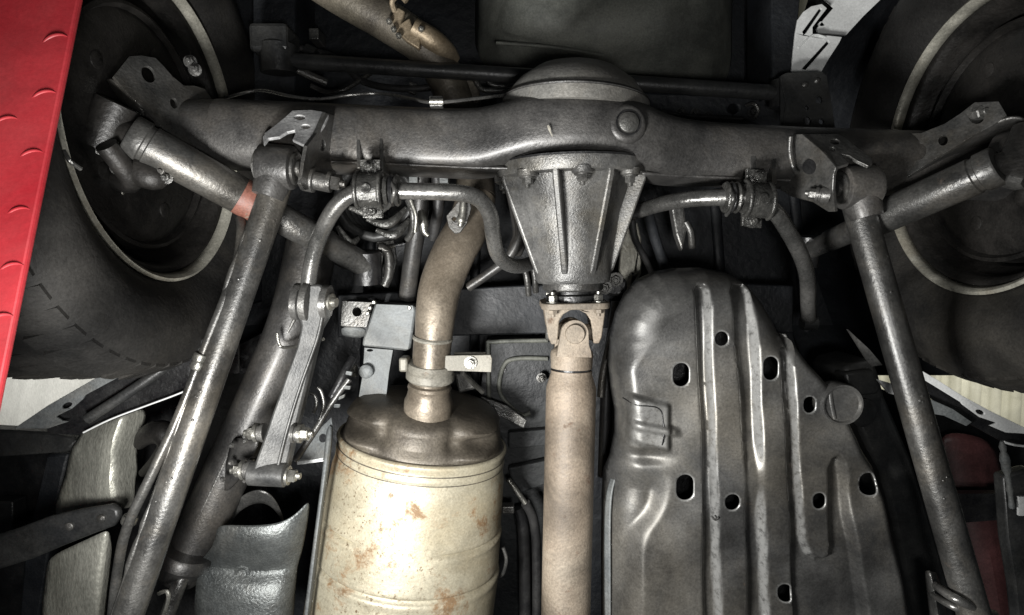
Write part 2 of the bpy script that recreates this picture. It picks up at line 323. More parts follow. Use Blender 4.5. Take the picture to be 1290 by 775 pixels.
# ------------------------------------------------------------------ inner wings round the wheels
for s, nm, lb in ((-1, 'wheel_arch_liner', 'black wheel arch liner behind the left wheel'), (1, 'wheel_arch_liner', 'black wheel arch liner behind the right wheel')):
    xi, xo = (-.85, -.40) if s < 0 else (.53, 1.0)
    yc = P(200, 175, .79).y
    rows = []
    for k in range(25):
        a = R(38 + 124 * k / 24)
        rr_ = .43
        rows.append([Vector((xi + (xo - xi) * j / 6, yc + rr_ * math.cos(a) * 1.05, CAM.z + .80 + rr_ * math.sin(a))) for j in range(7)])
    o = sheet(rows).build(nm, 'underseal', None, 60, solid=.004)
    tag(o, lb, 'wheel arch', 'wheel arch liners')

# ================================================================== WHEELS
def wheel(xl, s, yc, zc, lab):
    t = thing('wheel', lab, 'wheel', (xl, yc, zc), 'rear wheels')
    ax = Vector((s, 0, 0)); o = Vector((xl, yc, zc))
    # tyre (d measured outward from the inner lip)
    tp = [(.016, .172), (.004, .188), (-.006, .196), (-.020, .214), (-.030, .238), (-.031, .262), (-.024, .284), (-.012, .300), (.004, .309), (.03, .313), (.09, .314), (.15, .313), (.176, .308), (.19, .30), (.203, .28), (.209, .255), (.205, .225), (.185, .197), (.172, .186), (.165, .172)]
    def td(d, a):
        return 0
    ty = MB().lathe(o, ax, tp, 120, cap=False).build('tyre', 'tyre_rubber', t, 60)
    # sidewall rib and shoulder blocks
    n = 64; blk = MB()
    for k in range(n):
        a0 = 2 * math.pi * k / n; da = 2 * math.pi / n * .64
        for (d0, d1, r0, r1, sk) in ((-.014, .030, .298, .3155, .0), (.038, .085, .311, .3175, .35), (.094, .14, .311, .3175, -.2), (.149, .186, .305, .3155, .0)):
            v = []
            for (d, r_, q) in ((d0, r0, 0), (d1, .316 if d1 < .18 else .309, 1)):
                for e in (0, 1):
                    aa = a0 + da * e + sk * da * q + sk * .3
                    for rad in (r_ - .012, r_ + (.003 if (d0 < 0 and q == 0) else .001)):
                        v.append(o + ax * d + Vector((0, math.cos(aa), math.sin(aa))) * rad)
            blk.add(v, [(0, 1, 3, 2), (4, 6, 7, 5), (0, 4, 5, 1), (2, 3, 7, 6), (1, 5, 7, 3), (0, 2, 6, 4)])
    tb = blk.build('tread_blocks', 'tyre_rubber', ty, 0); tb['kind'] = 'stuff'
    # rim
    rp = [(.000, .1915), (-.0065, .1935), (-.0095, .1895), (-.006, .1855), (.005, .182), (.010, .176), (.020, .172), (.032, .171), (.046, .160), (.060, .158), (.10, .157), (.115, .150), (.12, .12), (.118, .09), (.11, .07), (.108, .03)]
    MB().lathe(o, ax, rp[4:], 96, cap=False).build('rim_barrel', 'drum_black', t, 50, solid=.003, off=-1)  # barrel coloured black to give the shade inside the wheel
    rm = MB().lathe(o, ax, rp[:5], 96, cap=False).build('rim', 'rim_paint', t, 50, solid=.003, off=-1)
    MB().lathe(o, ax, [(.0035, .1825), (.003, .1838), (.005, .1842)], 96, cap=False).build('rim_groove', 'grease_black', rm, 50)
    # brake drum and backing plate
    dr = MB().lathe(o, ax, [(.022, .04), (.022, .125), (.028, .142), (.020, .146), (.022, .151), (.05, .152), (.10, .150), (.105, .10)], 48).build('brake_drum', 'drum_black', t, 40)
    for k in range(4):
        a = R(45 + 90 * k); MB().bolt(o + ax * .03 + Vector((0, math.cos(a), math.sin(a))) * .065, -ax, .008).build('backing_bolt', 'dark_cast', dr)
    for k in range(5):
        a = R(20 + 72 * k); MB().lathe(o + ax * .026 + Vector((0, math.cos(a), math.sin(a))) * .105, ax, [(-.006, .008), (-.005, .010), (.01, .011)], 14).build('pressing', 'drum_black', dr)
    MB().tube([o + ax * .028 + Vector((0, .07, -.06)), o + ax * -.005 + Vector((0, .075, -.075)), o + ax * .0 + Vector((0, .04, -.11))], .012, 12, 5).build('wheel_cylinder', 'drum_black', dr)
    MB().lathe(o + ax * .032 + Vector((0, .085, -.05)), -ax, [(0, .003), (.010, .003), (.011, .002)], 10).build('bleed_nipple', 'bolt_steel', dr)
    return t
AXZ = .79
axL = P(150, 165, AXZ); axR = P(1180, 208, AXZ)
wheel(-.447, -1, axL.y + .0, CAM.z + .785, 'dirty rear wheel on the left beside the red runway')
wheel(.605, 1, axR.y - .026, CAM.z + .785, 'rear wheel on the right crossed by the arm shadow')

# ================================================================== REAR AXLE
ax_t = thing('rear_axle', 'grimy banjo rear axle housing running across the picture', 'axle', P(720, 185, AXZ))
adir = (axR - axL).normalized()
def axpt(px):
    lo, hi = -.2, 1.2
    return lerp(axL, axR, (px - 150) / 1030.0)
e2 = Vector((0, 0, 1)); e1 = e2.cross(adir).normalized()
st = [(40, .043, .043, 2), (270, .043, .043, 2.2), (290, .043, .044, 2.8), (420, .042, .044, 3.2), (540, .041, .046, 3.4), (590, .041, .052, 3.5), (630, .041, .062, 3.6), (665, .041, .073, 3.6), (700, .041, .079, 3.6), (730, .041, .080, 3.6), (760, .041, .078, 3.6), (795, .041, .070, 3.6), (825, .040, .060, 3.5), (860, .039, .051, 3.4), (900, .038, .046, 3.2), (990, .038, .044, 2.8), (1100, .041, .043, 2), (1300, .043, .043, 2)]
cs = catmull([Vector((a[0], a[1] * 1000, a[2] * 1000)) for a in st], 5); ex = catmull([Vector((a[3], 0, 0)) for a in st], 5)
rings = []
for q, e in zip(cs, ex):
    c = axpt(q.x) - e1 * (.017 * math.exp(-((q.x - 722) / 95.0) ** 4)); ring = []; n = e.x
    for j in range(48):
        a = 2 * math.pi * j / 48; cx, sx = math.cos(a), math.sin(a)
        ring.append(c + e1 * (q.y / 1000) * math.copysign(abs(cx) ** (2 / n), cx) + e2 * (q.z / 1000) * math.copysign(abs(sx) ** (2 / n), sx))
    rings.append(ring)
hs = MB().rings(rings).build('axle_housing', 'axle_grime', ax_t, 50)
# seams pressed along the housing
for (pa, zz, yy) in (((430, 640), -.040, .034), ((800, 980), -.037, .033)):
    pts = [axpt(lerp(pa[0], pa[1], k / 14)) + e1 * yy + e2 * (zz - (.016 * max(0, 1 - abs(lerp(pa[0], pa[1], k / 14) - 725) / 130))) for k in range(15)]
    MB().tube(pts, .0022, 8, 3, jit=.35).build('weld_seam', 'axle_grime', hs, 80)
# rear cover dome
dc = axpt(722) - e1 * .054 + e2 * .012
MB().lathe(dc, -e1, [(-.01, .095), (.006, .095), (.008, .090), (.016, .088), (.032, .076), (.048, .054), (.057, .028), (.060, .005)], 56).build('cover_dome', 'dome_dusty', ax_t, 40)
MB().lathe(dc, -e1, [(.0055, .0935), (.008, .0955), (.0105, .0935)], 56, cap=False).build('cover_weld', 'axle_grime', ax_t, 60)
# drain plug
dp = P(788, 158, AXZ - .066); dn = (Vector((.10, -.05, -1))).normalized()
bs = MB().lathe(dp, dn, [(-.02, .0235), (.006, .0235), (.010, .0215), (.012, .0175), (.0115, .0145)], 32).build('drain_boss', 'axle_grime', ax_t, 40)
MB().lathe(dp, dn, [(.008, .0150), (.0125, .0150), (.0125, .0132), (.0100, .0120)], 32, cap=False).build('drain_gasket', 'grease_black', bs)
MB().lathe(dp, dn, [(.008, .0120), (.0145, .0118), (.0155, .0105)], 24).build('drain_plug', 'dark_cast', bs, 40)
# differential carrier
c0 = axpt(718) - e1 * .017; cn = (P(722, 356, .795) - c0); CL = cn.length; cn.normalize()
cup, csd = perp(cn)
cc = c0 + e2 * .004
car = MB().lathe(cc, cn, [(.036, .098), (.050, .098), (.052, .0965), (.053, .078), (.07, .071), (.10, .061), (CL - .03, .0515), (CL - .012, .0505), (CL - .004, .049), (CL, .046)], 64).build('carrier', 'cast_iron', ax_t, 40)
MB().lathe(cc, cn, [(.0335, .0985), (.036, .0985)], 64, cap=False).build('gasket', 'grease_black', car)
for k in range(8):
    a = math.pi + R((-17, 24, -72, 78, -130, 130, 180, 105)[k]) * (1 if csd.x < 0 else -1); rd = cup * math.cos(a) + csd * math.sin(a); td_ = cn.cross(rd)
    pr = [cc + cn * .05 + rd * .060, cc + cn * .05 + rd * .0955, cc + cn * .058 + rd * .0945, cc + cn * (CL - .016) + rd * .0530, cc + cn * (CL - .008) + rd * .046, cc + cn * (CL - .03) + rd * .042]
    MB().prism([p - td_ * .0042 for p in pr], td_ * .0084).build('rib', 'cast_iron', car, 40, bevel=.002)
    a = R(45 * k + 20 + 22.5); rd = cup * math.cos(a) + csd * math.sin(a)
    MB().lathe(cc + cn * .049 + rd * .0875, cn, [(0, .013), (.007, .0125), (.008, .011)], 16).build('bolt_boss', 'cast_iron', car, 40)
    MB().bolt(cc + cn * .057 + rd * .0875, cn, .0066, .008).build('carrier_bolt', 'dark_cast', car)
MB().lathe(cc, cn, [(CL - .002, .040), (CL + .008, .040), (CL + .010, .038), (CL + .010, .033), (CL + .028, .033)], 40).build('pinion_neck', 'bracket_grey', ax_t, 40)
# trailing-arm brackets, welded to the axle
def plate3(a, b, c, outline, holes, th, name, mt, parent, bev=.001):
    zf_, n = planez(a, b, c)
    def PP(x, y):
        d = P(x, y, 1.0) - CAM; return CAM + d * zf_(x, y)
    n = n if n.z > 0 else -n
    hl = [[PP(cx + rx * math.cos(w) * math.cos(ro) - ry * math.sin(w) * math.sin(ro), cy + rx * math.cos(w) * math.sin(ro) + ry * math.sin(w) * math.cos(ro)) for w in [2 * math.pi * i / 20 for i in range(20)]] for (cx, cy, rx, ry, ro) in holes]
    return MB().prism([PP(*q) for q in outline], n * th, hl).build(name, mt, parent, 0, bevel=bev)
bl = MB().box(P(400, 180, .80), Vector((.020, 0, 0)), Vector((0, .030, 0)), Vector((0, 0, .036))).build('arm_bracket', 'bracket_grey', ax_t, 30, bevel=.006); bl['label'] = 'left trailing arm bracket'
plate3((368, 139, .732), (414, 143, .727), (386, 184, .690), [(368, 139), (392, 138), (410, 141), (414, 145), (409, 156), (402, 166), (390, 180), (385, 184), (368, 176), (372, 168), (371, 164), (362, 166), (352, 172), (338, 174), (332, 182), (331, 172), (335, 166), (347, 157), (358, 148)], [(377.5, 148, 6.5, 3.2, .05), (385, 159.5, 5.2, 3, .05)], .004, 'face_plate', 'worn_bracket', bl)
plate3((414, 145, .727), (384, 240, .685), (424, 200, .775), [(410, 142), (426, 147), (429, 165), (425, 198), (420, 226), (402, 236), (383, 240), (379, 232), (383, 205), (387, 184), (399, 168)], [(406.5, 183, 3.5, 7.5, .1)], .004, 'side_plate', 'bracket_grey', bl)
plate3((332, 172, .735), (330, 240, .70), (322, 200, .775), [(334, 166), (331, 182), (329, 240), (321, 236), (320, 185)], [], .004, 'side_plate', 'bracket_grey', bl)
bxl = (P(400, 228, .70) - P(340, 215, .70)).normalized()
MB().lathe(P(384, 224, .705), bxl, [(0, .015), (.012, .015), (.013, .011), (.030, .011), (.032, .008)], 20).build('pivot_boss', 'bracket_grey', bl, 40)
MB().bolt(P(416, 228, .705), bxl, .009).build('pivot_bolt', 'bracket_grey', bl)
br = MB().box(P(1045, 200, .80), Vector((.018, 0, 0)), Vector((0, .026, 0)), Vector((0, 0, .036))).build('arm_bracket', 'bracket_grey', ax_t, 30, bevel=.006); br['label'] = 'right trailing arm bracket'
plate3((1016, 171, .732), (1061, 171, .732), (1053, 210, .692), [(1010, 169), (1055, 168.5), (1062, 171.5), (1078, 184), (1098, 199), (1099.5, 206), (1094, 209), (1080, 202.5), (1070, 196), (1060.5, 194), (1063, 200), (1069.5, 206), (1053, 211), (1036, 192)], [(1052, 178.5, 6, 3.6, .15), (1048, 188, 4.8, 2.8, .2)], .004, 'face_plate', 'bracket_grey', br)
plate3((1010, 170, .732), (1052, 211, .692), (985, 235, .775), [(1010, 169), (1000, 169), (994, 175), (997, 208), (1003, 219), (984, 227), (983, 240), (997, 248), (1024, 255), (1043, 267), (1052, 267), (1049, 240), (1050, 222), (1053, 211), (1036, 191)], [(1020.5, 210, 7, 9.2, .0)], .004, 'side_plate', 'bracket_grey', br)
MB().tube([P(996, 172, .735), P(995, 190, .74), P(999, 210, .745), P(1004, 218, .74)], .0028, 10, 6, jit=.1).build('weld_bead', 'bracket_grey', br, 80)
MB().lathe(P(1020.5, 210, .7255), Vector((0, 0, 1)), [(0, .009), (.001, .009)], 20).build('hole_shade', 'grease_black', br)  # black disc stands in for the shade inside the bracket hole
bxr = (P(1000, 243, .72) - P(1060, 250, .70)).normalized()
MB().lathe(P(1038, 246, .712), bxr, [(-.006, .0095), (.003, .0095), (.004, .008), (.007, .008)], 24).build('washer', 'bar_steel', br, 40)
MB().bolt(P(1029, 245, .714), bxr, .0062, .008).build('pivot_bolt', 'bar_steel', br)
# shock brackets
sl = plate3((143, 95, .70), (215, 95, .76), (262, 200, .76), [(143, 96), (163, 71), (178, 70), (196, 73), (205, 82), (218, 97), (232, 108), (245, 108), (258, 112), (272, 132), (267, 160), (264, 204), (240, 190), (215, 172), (186, 141), (160, 117)], [(187, 93.5, 8, 11.5, -.5), (219, 130, 4.5, 7, -.3), (243, 149, 7.5, 9.5, -.1)], .004, 'shock_bracket', 'bracket_grey', ax_t)
sl['label'] = 'left shock absorber bracket with three holes'
sheet(rowsP([[(140, 98, .70), (158, 118, .71), (186, 143, .72)], [(133, 101, .71), (150, 124, .72), (176, 152, .73)], [(132, 104, .75), (148, 128, .76), (174, 155, .77)]])).build('flange', 'bracket_grey', sl, 60, sub=2, solid=.003)
MB().tube([P(262, 136, .79), P(262, 170, .79), P(264, 205, .79)], .003, 8, 4).build('weld_bead', 'axle_grime', sl, 80)
sr = plate3((1143, 222, .75), (1228, 128, .72), (1268, 145, .69), [(1143, 223), (1141, 195), (1139, 168), (1160, 168), (1190, 156), (1210, 143), (1228, 129), (1258, 128), (1268, 145), (1250, 158), (1229, 169), (1200, 187), (1170, 205)], [(1158, 191, 8.5, 10.5, .35), (1188, 177, 6, 6.6, .3), (1230, 147, 10, 9, .2)], .004, 'shock_bracket', 'bracket_grey', ax_t)
sr['label'] = 'right shock absorber bracket with three holes'
sheet(rowsP([[(1143, 223, .75), (1200, 188, .725), (1229, 170, .71), (1268, 146, .69), (1292, 150, .68)], [(1144, 226, .757), (1202, 192, .735), (1232, 178, .72), (1272, 156, .70), (1294, 160, .69)], [(1144, 229, .79), (1206, 197, .78), (1243, 184, .77), (1276, 168, .755), (1296, 166, .74)]])).build('flange', 'bracket_grey', sr, 60, sub=2, solid=.003)
MB().bolt(P(1230, 144, .722), Vector((0, 0, -1)), .008).build('bolt', 'dark_cast', sr)
# fins that carry the stabiliser clamps
for (x, y0, y1, w) in ((451, 170, 212, 2), (480, 166, 216, 2), (949, 189, 232, 3), (975, 195, 232, 2.5)):
    MB().prism([P(x - w, y0, .748), P(x + w, y0, .748), P(x + w + 1, y1, .732), P(x - w, y1, .732)], (0, 0, .05)).build('fin', 'bracket_grey', ax_t, 30, bevel=.001)
# brake line clip + chalk nick
MB().box(P(550, 129, .74), Vector((.008, 0, 0)), Vector((0, .006, 0)), Vector((0, 0, .006))).build('line_clip', 'bracket_grey', ax_t, 0, bevel=.001)
MB().tube([P(690, 158, AXZ - .0815), P(692, 162, AXZ - .0815), P(693, 166, AXZ - .0815), P(696, 172, AXZ - .0815)], [.0012, .0018, .001, .0006], 6, 3, flat=.35).build('paint_nick', 'clamp_cream', ax_t)

bl_ = thing('brake_line', 'thin brake line clipped along the top of the axle', 'brake line', P(470, 125, .8))
MB().tube([P(262, 130, .86), P(300, 119, .84), P(330, 114, .84), P(365, 121, .82), P(400, 125, .82), P(440, 120, .82), P(480, 118, .83), P(520, 125, .79), P(548, 129, .735), P(600, 124, .76), P(650, 118, .80), P(665, 112, .84)], .0022, 8, 6).build('pipe', 'bar_steel', bl_)
MB().lathe(P(550, 128, .733), Vector((1, 0, 0)), [(-.008, .004), (.008, .004)], 12).build('union', 'bolt_steel', bl_)

# ================================================================== LATERAL ROD
ld = thing('lateral_rod', 'long dark lateral rod crossing behind the axle housing', 'rod', P(660, 97, .93))
MB().tube([P(352, 76, .92), P(660, 96, .93), P(990, 118, .93)], .0115, 20, 8).build('tube', 'black_paint', ld)
MB().lathe(P(350, 74, .92) + Vector((0, -.02, 0)), Vector((0, 1, .1)), [(0, .026), (.04, .026)], 24).build('bush_eye', 'black_paint', ld, 40)
MB().box(P(347, 55, .93), Vector((.028, 0, 0)), Vector((0, .02, 0)), Vector((0, 0, .03))).build('end_bracket', 'black_paint', ld, 0, bevel=.006)
MB().tube([P(365, 82, .94), P(390, 95, .95), P(412, 104, .96)], .006, 10, 4).build('brace', 'bracket_grey', ld)
MB().lathe(P(992, 118, .93) + Vector((0, -.02, 0)), Vector((0, 1, .1)), [(0, .024), (.04, .024)], 24).build('bush_eye', 'black_paint', ld, 40)

# ================================================================== PROPELLER SHAFT
ps = thing('propeller_shaft', 'dusty tan propeller shaft with universal joint below the differential', 'drive shaft', P(716, 600, .78))
s0 = P(721, 418, .800); s1 = P(711, 840, .79); sd_ = (s1 - s0).normalized()
u2 = Vector((1, 0, 0)); u2 = (u2 - sd_ * u2.dot(sd_)).normalized(); u3 = sd_.cross(u2); u3 = u3 if u3.z < 0 else -u3   # u3 points down at the lens
fc = c0 + cn * (CL + .024)
def rrect(c, a, b, ha, hb, r, n=4):
    pts = []
    for (sa, sb, st_) in ((1, 1, 0), (-1, 1, 90), (-1, -1, 180), (1, -1, 270)):
        for k in range(n + 1):
            w = R(st_ + 90 * k / n); pts.append(c + a * (sa * (ha - r) + r * math.cos(w)) + b * (sb * (hb - r) + r * math.sin(w)))
    return pts
fa = (u2 - cn * u2.dot(cn)).normalized(); fbv = cn.cross(fa)
fp = MB().prism(rrect(fc, fa, fbv, .0435, .0435, .016), cn * .008).build('flange', 'shaft_tan', ps, 35, bevel=.0012)
for sa in (-1, 1):
    for sb in (-1, 1):
        MB().bolt(fc + fa * .029 * sa + fbv * .030 * sb, -cn, .0062, .009).build('flange_nut', 'bolt_steel', fp)
        MB().bolt(fc + cn * .008 + fa * .029 * sa + fbv * .030 * sb, cn, .0058, .005, washer=False).build('flange_bolt', 'shaft_tan', fp)
MB().lathe(fc, -cn, [(0, .036), (.008, .036), (.010, .030), (.02, .030)], 32).build('companion_flange', 'grease_black', ps, 40)
# flange yoke: arch between two ears
jc = s0
yl = (jc - (fc + cn * .008)).dot(cn)
ear = MB()
for sg in (-1, 1):
    o_ = fc + cn * .007
    pts = [o_ + fa * sg * .040, o_ + fa * sg * .0385 + cn * .012, o_ + fa * sg * .0345 + cn * (yl + .006), o_ + fa * sg * .031 + cn * (yl + .014), o_ + fa * sg * .0235 + cn * (yl + .014), o_ + fa * sg * .0215 + cn * (yl - .004), o_ + fa * sg * .0205 + cn * (yl - .016), o_ + fa * sg * .015 + cn * (yl - .025), o_ + fa * sg * .006 + cn * (yl - .030), o_ + fa * sg * .0 + cn * (yl - .031), o_]
    if sg < 0: pts = pts[::-1]
    ear.prism([p - fbv * .019 for p in pts], fbv * .038)
ear.build('flange_yoke', 'shaft_tan', ps, 35, bevel=.003)
MB().lathe(jc - u2 * .034, u2, [(0, .011), (.068, .011)], 20).lathe(jc + u3 * .037, -u3, [(0, .0118), (.002, .0128), (.072, .0128), (.074, .0118)], 24).build('joint_cross', 'shaft_tan', ps, 40)
for sg in (-1, 1):
    MB().lathe(jc + u2 * .0285 * sg, u2 * sg, [(0, .0125), (.006, .0125), (.007, .011)], 20).build('bearing_cap', 'dark_cast', ps, 40)
# shaft yoke with two ears (near and far), blending into the tube
for sg in (1, -1):
    n_ = 14; o_ = jc + u3 * sg * .0235
    pts = [jc + u2 * .0178 * math.cos(R(180 + 180 * k / n_)) + sd_ * .0178 * math.sin(R(180 + 180 * k / n_)) for k in range(n_ + 1)]
    pts += [jc + u2 * .0185 + sd_ * .014, jc + u2 * .0215 + sd_ * .022, jc + u2 * .0225 + sd_ * .030, jc - u2 * .0225 + sd_ * .030, jc - u2 * .0205 + sd_ * .016]
    MB().prism([p + u3 * sg * .0185 for p in pts], u3 * sg * .0135).build('yoke_ear', 'shaft_tan', ps, 35, bevel=.003)
MB().lathe(jc, u3, [(.0305, .0105), (.0335, .0105), (.034, .0095), (.0332, .0085), (.0332, .002)], 28).build('cap_clip', 'shaft_tan', ps, 30)
MB().lathe(jc, sd_, [(.018, .015), (.022, .0235), (.026, .0275), (.030, .0285), (.0485, .0275), (.0492, .0250), (.0510, .0250), (.0517, .0275), (.056, .0275), (.068, .0312), (.074, .0330), (.078, .0334), (.50, .0334)], 48).build('tube', 'shaft_tan', ps, 35)
MB().lathe(jc, sd_, [(.0488, .0257), (.0514, .0257)], 48, cap=False).build('weld_groove', 'grease_black', ps)

# ================================================================== MUFFLER AND EXHAUST
mu = thing('muffler', 'cream rust speckled muffler drum at the bottom centre left', 'muffler', P(520, 660, .88))
m0 = P(533, 552, .905); m1 = P(496, 830, .870); md = (m1 - m0).normalized()
def bump1(x, c, w): return math.exp(-((x - c) / w) ** 2)
mup, msd = perp(md)
def wrap(a): return (a + math.pi) % (2 * math.pi) - math.pi
# angle 0 = up (away); pi = down at the lens; find sign so that left is negative
sgn = 1 if msd.x > 0 else -1
def md_disp(d, a):
    q = wrap(a - math.pi) * (-sgn)      # 0 facing the lens, + to the right
    r = 0
    if d < -.002:
        k = min(1, (-d) / .02)
        r += .010 * k * bump1(q, .02, .30) * bump1(d, -.03, .035)
        for qc, dc_, wq, wd_, am in ((-.80, -.011, .26, .006, .014), (-.95, -.042, .30, .007, .014), (.78, -.010, .26, .006, .014), (.95, -.040, .28, .007, .014)):
            r += am * bump1(q, qc, wq) * bump1(d, dc_, wd_)
        for qc, dc_, wq, wd_, am in ((-.85, -.026, .34, .008, -.018), (.85, -.025, .34, .008, -.016), (-.45, -.03, .09, .04, -.010), (.48, -.03, .09, .04, -.010)):
            r += am * bump1(q, qc, wq) * bump1(d, dc_, wd_) * k
    else:
        m_ = max(0, min(1, (abs(q + .05) - .42) / .1))
        r += -.0050 * bump1(d, .118, .0022) * m_ + .0018 * bump1(d, .124, .004) * m_
        r += -.0050 * bump1(d, .176, .0024) + .0018 * bump1(d, .184, .005)
    return r
prof = [(-.074, .030), (-.072, .070), (-.066, .089), (-.058, .0985), (-.050, .1025)]
d = -.046
while d < -.004: prof.append((d, .1015 + .0070 * (1 - (d / -.046) ** 1.5))); d += .0025
prof += [(-.003, .1090), (-.0022, .1130), (-.0005, .1165), (.002, .1172), (.005, .1160), (.010, .1148), (.013, .1142), (.016, .1155), (.020, .1162), (.023, .1155), (.0255, .1145), (.028, .1155), (.034, .1158)]
d = .045
while d < .235: prof.append((d, .1155 + .012 * min(1, d / .2))); d += .0022
prof.append((.40, .128))
prof = [(q[0] * (.84 if q[0] < 0 else 1), q[1] * 1.10) for q in prof]
mid = next(i for i, q in enumerate(prof) if q[0] >= -.0025)
MB().lathe(m0, md, prof[mid:], 110, disp=md_disp, flat=.80, tilt=.20).build('drum', 'aluminised', mu, 50)
MB().lathe(m0, md, prof[:mid + 1], 110, disp=md_disp, flat=.80, tilt=.20).build('end_cap', 'heat_brown', mu, 60)
for dd in (.0008, .0135, .0255):
    rr_ = (.1163 if dd < .01 else .1148) * 1.10
    MB().lathe(m0, md, [(dd - .0008, rr_), (dd, rr_ + .0004), (dd + .0008, rr_)], 90, cap=False, flat=.80, tilt=.20).build('seam', 'heat_brown', mu, 60)
ex_t = thing('exhaust_pipe', 'tan exhaust pipe rising from the muffler past the axle', 'exhaust pipe', P(545, 430, .85))
pth = [(541, 512, .845), (541, 490, .845), (543, 462, .846), (546, 430, .846), (549, 395, .85), (556, 358, .865), (572, 318, .885), (590, 285, .91), (600, 250, .935), (596, 205, .955), (580, 150, .965), (560, 95, .96), (535, 60, .95), (490, 28, .94), (430, -8, .93), (380, -40, .93)]
MB().tube([P(*q) for q in pth[2:9]], [.0262, .0262, .0285, .0305, .0315, .0315, .030], 32, 8).build('pipe', 'pipe_tan', ex_t, 60)
MB().tube([P(*q) for q in pth[8:]], [.030, .030, .029, .029, .029, .030, .031, .031], 28, 8).build('tail_pipe', 'heat_brown', ex_t, 60)
pa = P(540, 506, .858); pb = P(545, 430, .846); pd = (pb - pa).normalized()
sp = MB().lathe(pa, pd, [(-.03, .034), (-.004, .0350), (.002, .0345), (.008, .0320), (.018, .030), (.022, .0315), (.026, .0300), (.028, .0262), (.075, .0262), (.085, .0262)], 40).build('neck', 'pipe_tan', ex_t, 40)
MB().lathe(pa, pd, [(.092, .0262), (.093, .0282), (.096, .0285), (.098, .0265)], 40, cap=False).build('pipe_joint', 'clamp_cream', ex_t, 40)
MB().lathe(pa, pd, [(.064, .0268), (.093, .0268)], 40, cap=False).build('sleeve', 'pipe_tan', ex_t, 40)
ca, cb = perp(pd)
cl = MB().lathe(pa, pd, [(.032, .0268), (.033, .0318), (.036, .0345), (.044, .0345), (.047, .0328), (.053, .0345), (.058, .0325), (.060, .0268)], 40).build('clamp_band', 'clamp_cream', ex_t, 35)
lu = MB().prism([P(560, 448, .83), P(618, 447, .83), P(620, 452, .83), P(619, 469, .83), P(560, 467, .83)], (0, 0, .005)).build('clamp_lug', 'clamp_cream', ex_t, 30, bevel=.001)
MB().prism([P(572, 444, .845), P(612, 444, .845), P(612, 462, .845), P(572, 462, .845)], (0, 0, .005)).build('clamp_lug', 'clamp_cream', ex_t, 30, bevel=.001)
MB().bolt(P(593, 457, .829), Vector((0, 0, -1)), .0062).build('clamp_bolt', 'bolt_steel', lu)
MB().box(P(510, 458, .845), Vector((.006, 0, 0)), Vector((0, .010, 0)), Vector((0, 0, .014))).build('clamp_ear', 'clamp_cream', ex_t, 30, bevel=.003)
# tail pipe heat patch and hangers at the top
tp = thing('tail_pipe_hanger', 'rusty hanger bracket welded to the tail pipe near the top', 'bracket', P(515, 40, .9))
MB().prism([P(*q, .905) for q in ((492, 20), (500, 8), (510, 14), (506, 28), (516, 22), (520, 35), (530, 45), (528, 62), (512, 52), (498, 38))], (0, 0, .012)).build('plate', 'rust_pipe', tp, 30, bevel=.002)
MB().tube([P(520, 34, .91), P(545, 50, .92), P(565, 66, .94), P(576, 76, .95)], [.014, .016, .013, .006], 14, 5).build('stub', 'rust_pipe', tp, 60)
for x, y in ((491, 28), (497, 38), (503, 46), (531, 38)): MB().bolt(P(x, y, .898), Vector((0, 0, -1)), .0045, washer=False).build('weld_spot', 'bolt_steel', tp)
MB().tube([P(497, 14, .90), P(494, 2, .89), P(503, -6, .89), P(512, 2, .89)], .004, 8, 5).build('hook', 'rust_pipe', tp)
# exhaust hanger eye by the stabiliser bar
eh = thing('exhaust_hanger', 'small grey hanger lug with hole beside the bent stabiliser bar', 'bracket', P(576, 275, .84))
MB().prism([P(*q, .84) for q in ((562, 272), (570, 263), (578, 252), (590, 248), (594, 262), (588, 282), (580, 293), (573, 295), (565, 286))], (0, 0, .006), [ell(572, 276, 2.6, 2.6, .84)]).build('lug', 'bracket_grey', eh, 30, bevel=.0015)
MB().tube([P(584, 252, .834), P(583, 266, .834), P(581, 278, .834), P(580, 286, .834)], [.004, .006, .0065, .003], 10, 4, jit=.2).build('weld', 'bolt_steel', eh, 80)

# ================================================================== FUEL TANK GUARD
fg = thing('fuel_tank_guard', 'grey ribbed fuel tank guard with round and oval holes', 'tank guard', P(950, 600, .83))
ZT = .755
outl = np.array([(776, 470), (777, 430), (784, 398), (796, 372), (812, 354), (835, 343), (862, 338), (900, 337), (932, 343), (960, 358), (980, 384), (1000, 424), (1025, 458), (1045, 480), (1066, 505), (1084, 545), (1094, 567), (1110, 592), (1121, 630), (1137, 700), (1153, 775), (1164, 830), (768, 830), (768, 700), (769, 650), (772, 615), (779, 588), (784, 560), (784, 530), (779, 500)], float)
def psd(X, Y, poly):
    d = np.full(X.shape, 1e9); ins = np.zeros(X.shape, bool); n = len(poly)
    for i in range(n):
        ax_, ay = poly[i]; bx, by = poly[(i + 1) % n]
        ex_, ey = bx - ax_, by - ay; wx, wy = X - ax_, Y - ay
        t = np.clip((wx * ex_ + wy * ey) / (ex_ * ex_ + ey * ey), 0, 1)
        d = np.minimum(d, np.hypot(wx - ex_ * t, wy - ey * t))
        c = ((ay > Y) != (by > Y)) & (X < (bx - ax_) * (Y - ay) / (by - ay + 1e-12) + ax_); ins ^= c
    return np.where(ins, -d, d)
def smooth_poly(p, n=5):
    q = [Vector((a, b, 0)) for a, b in p]; q = q[-2:] + q + q[:2]
    c = catmull(q, n); return np.array([(v.x, v.y) for v in c[2 * n:-2 * n - 0]][:len(p) * n])
outs = np.array(outl)
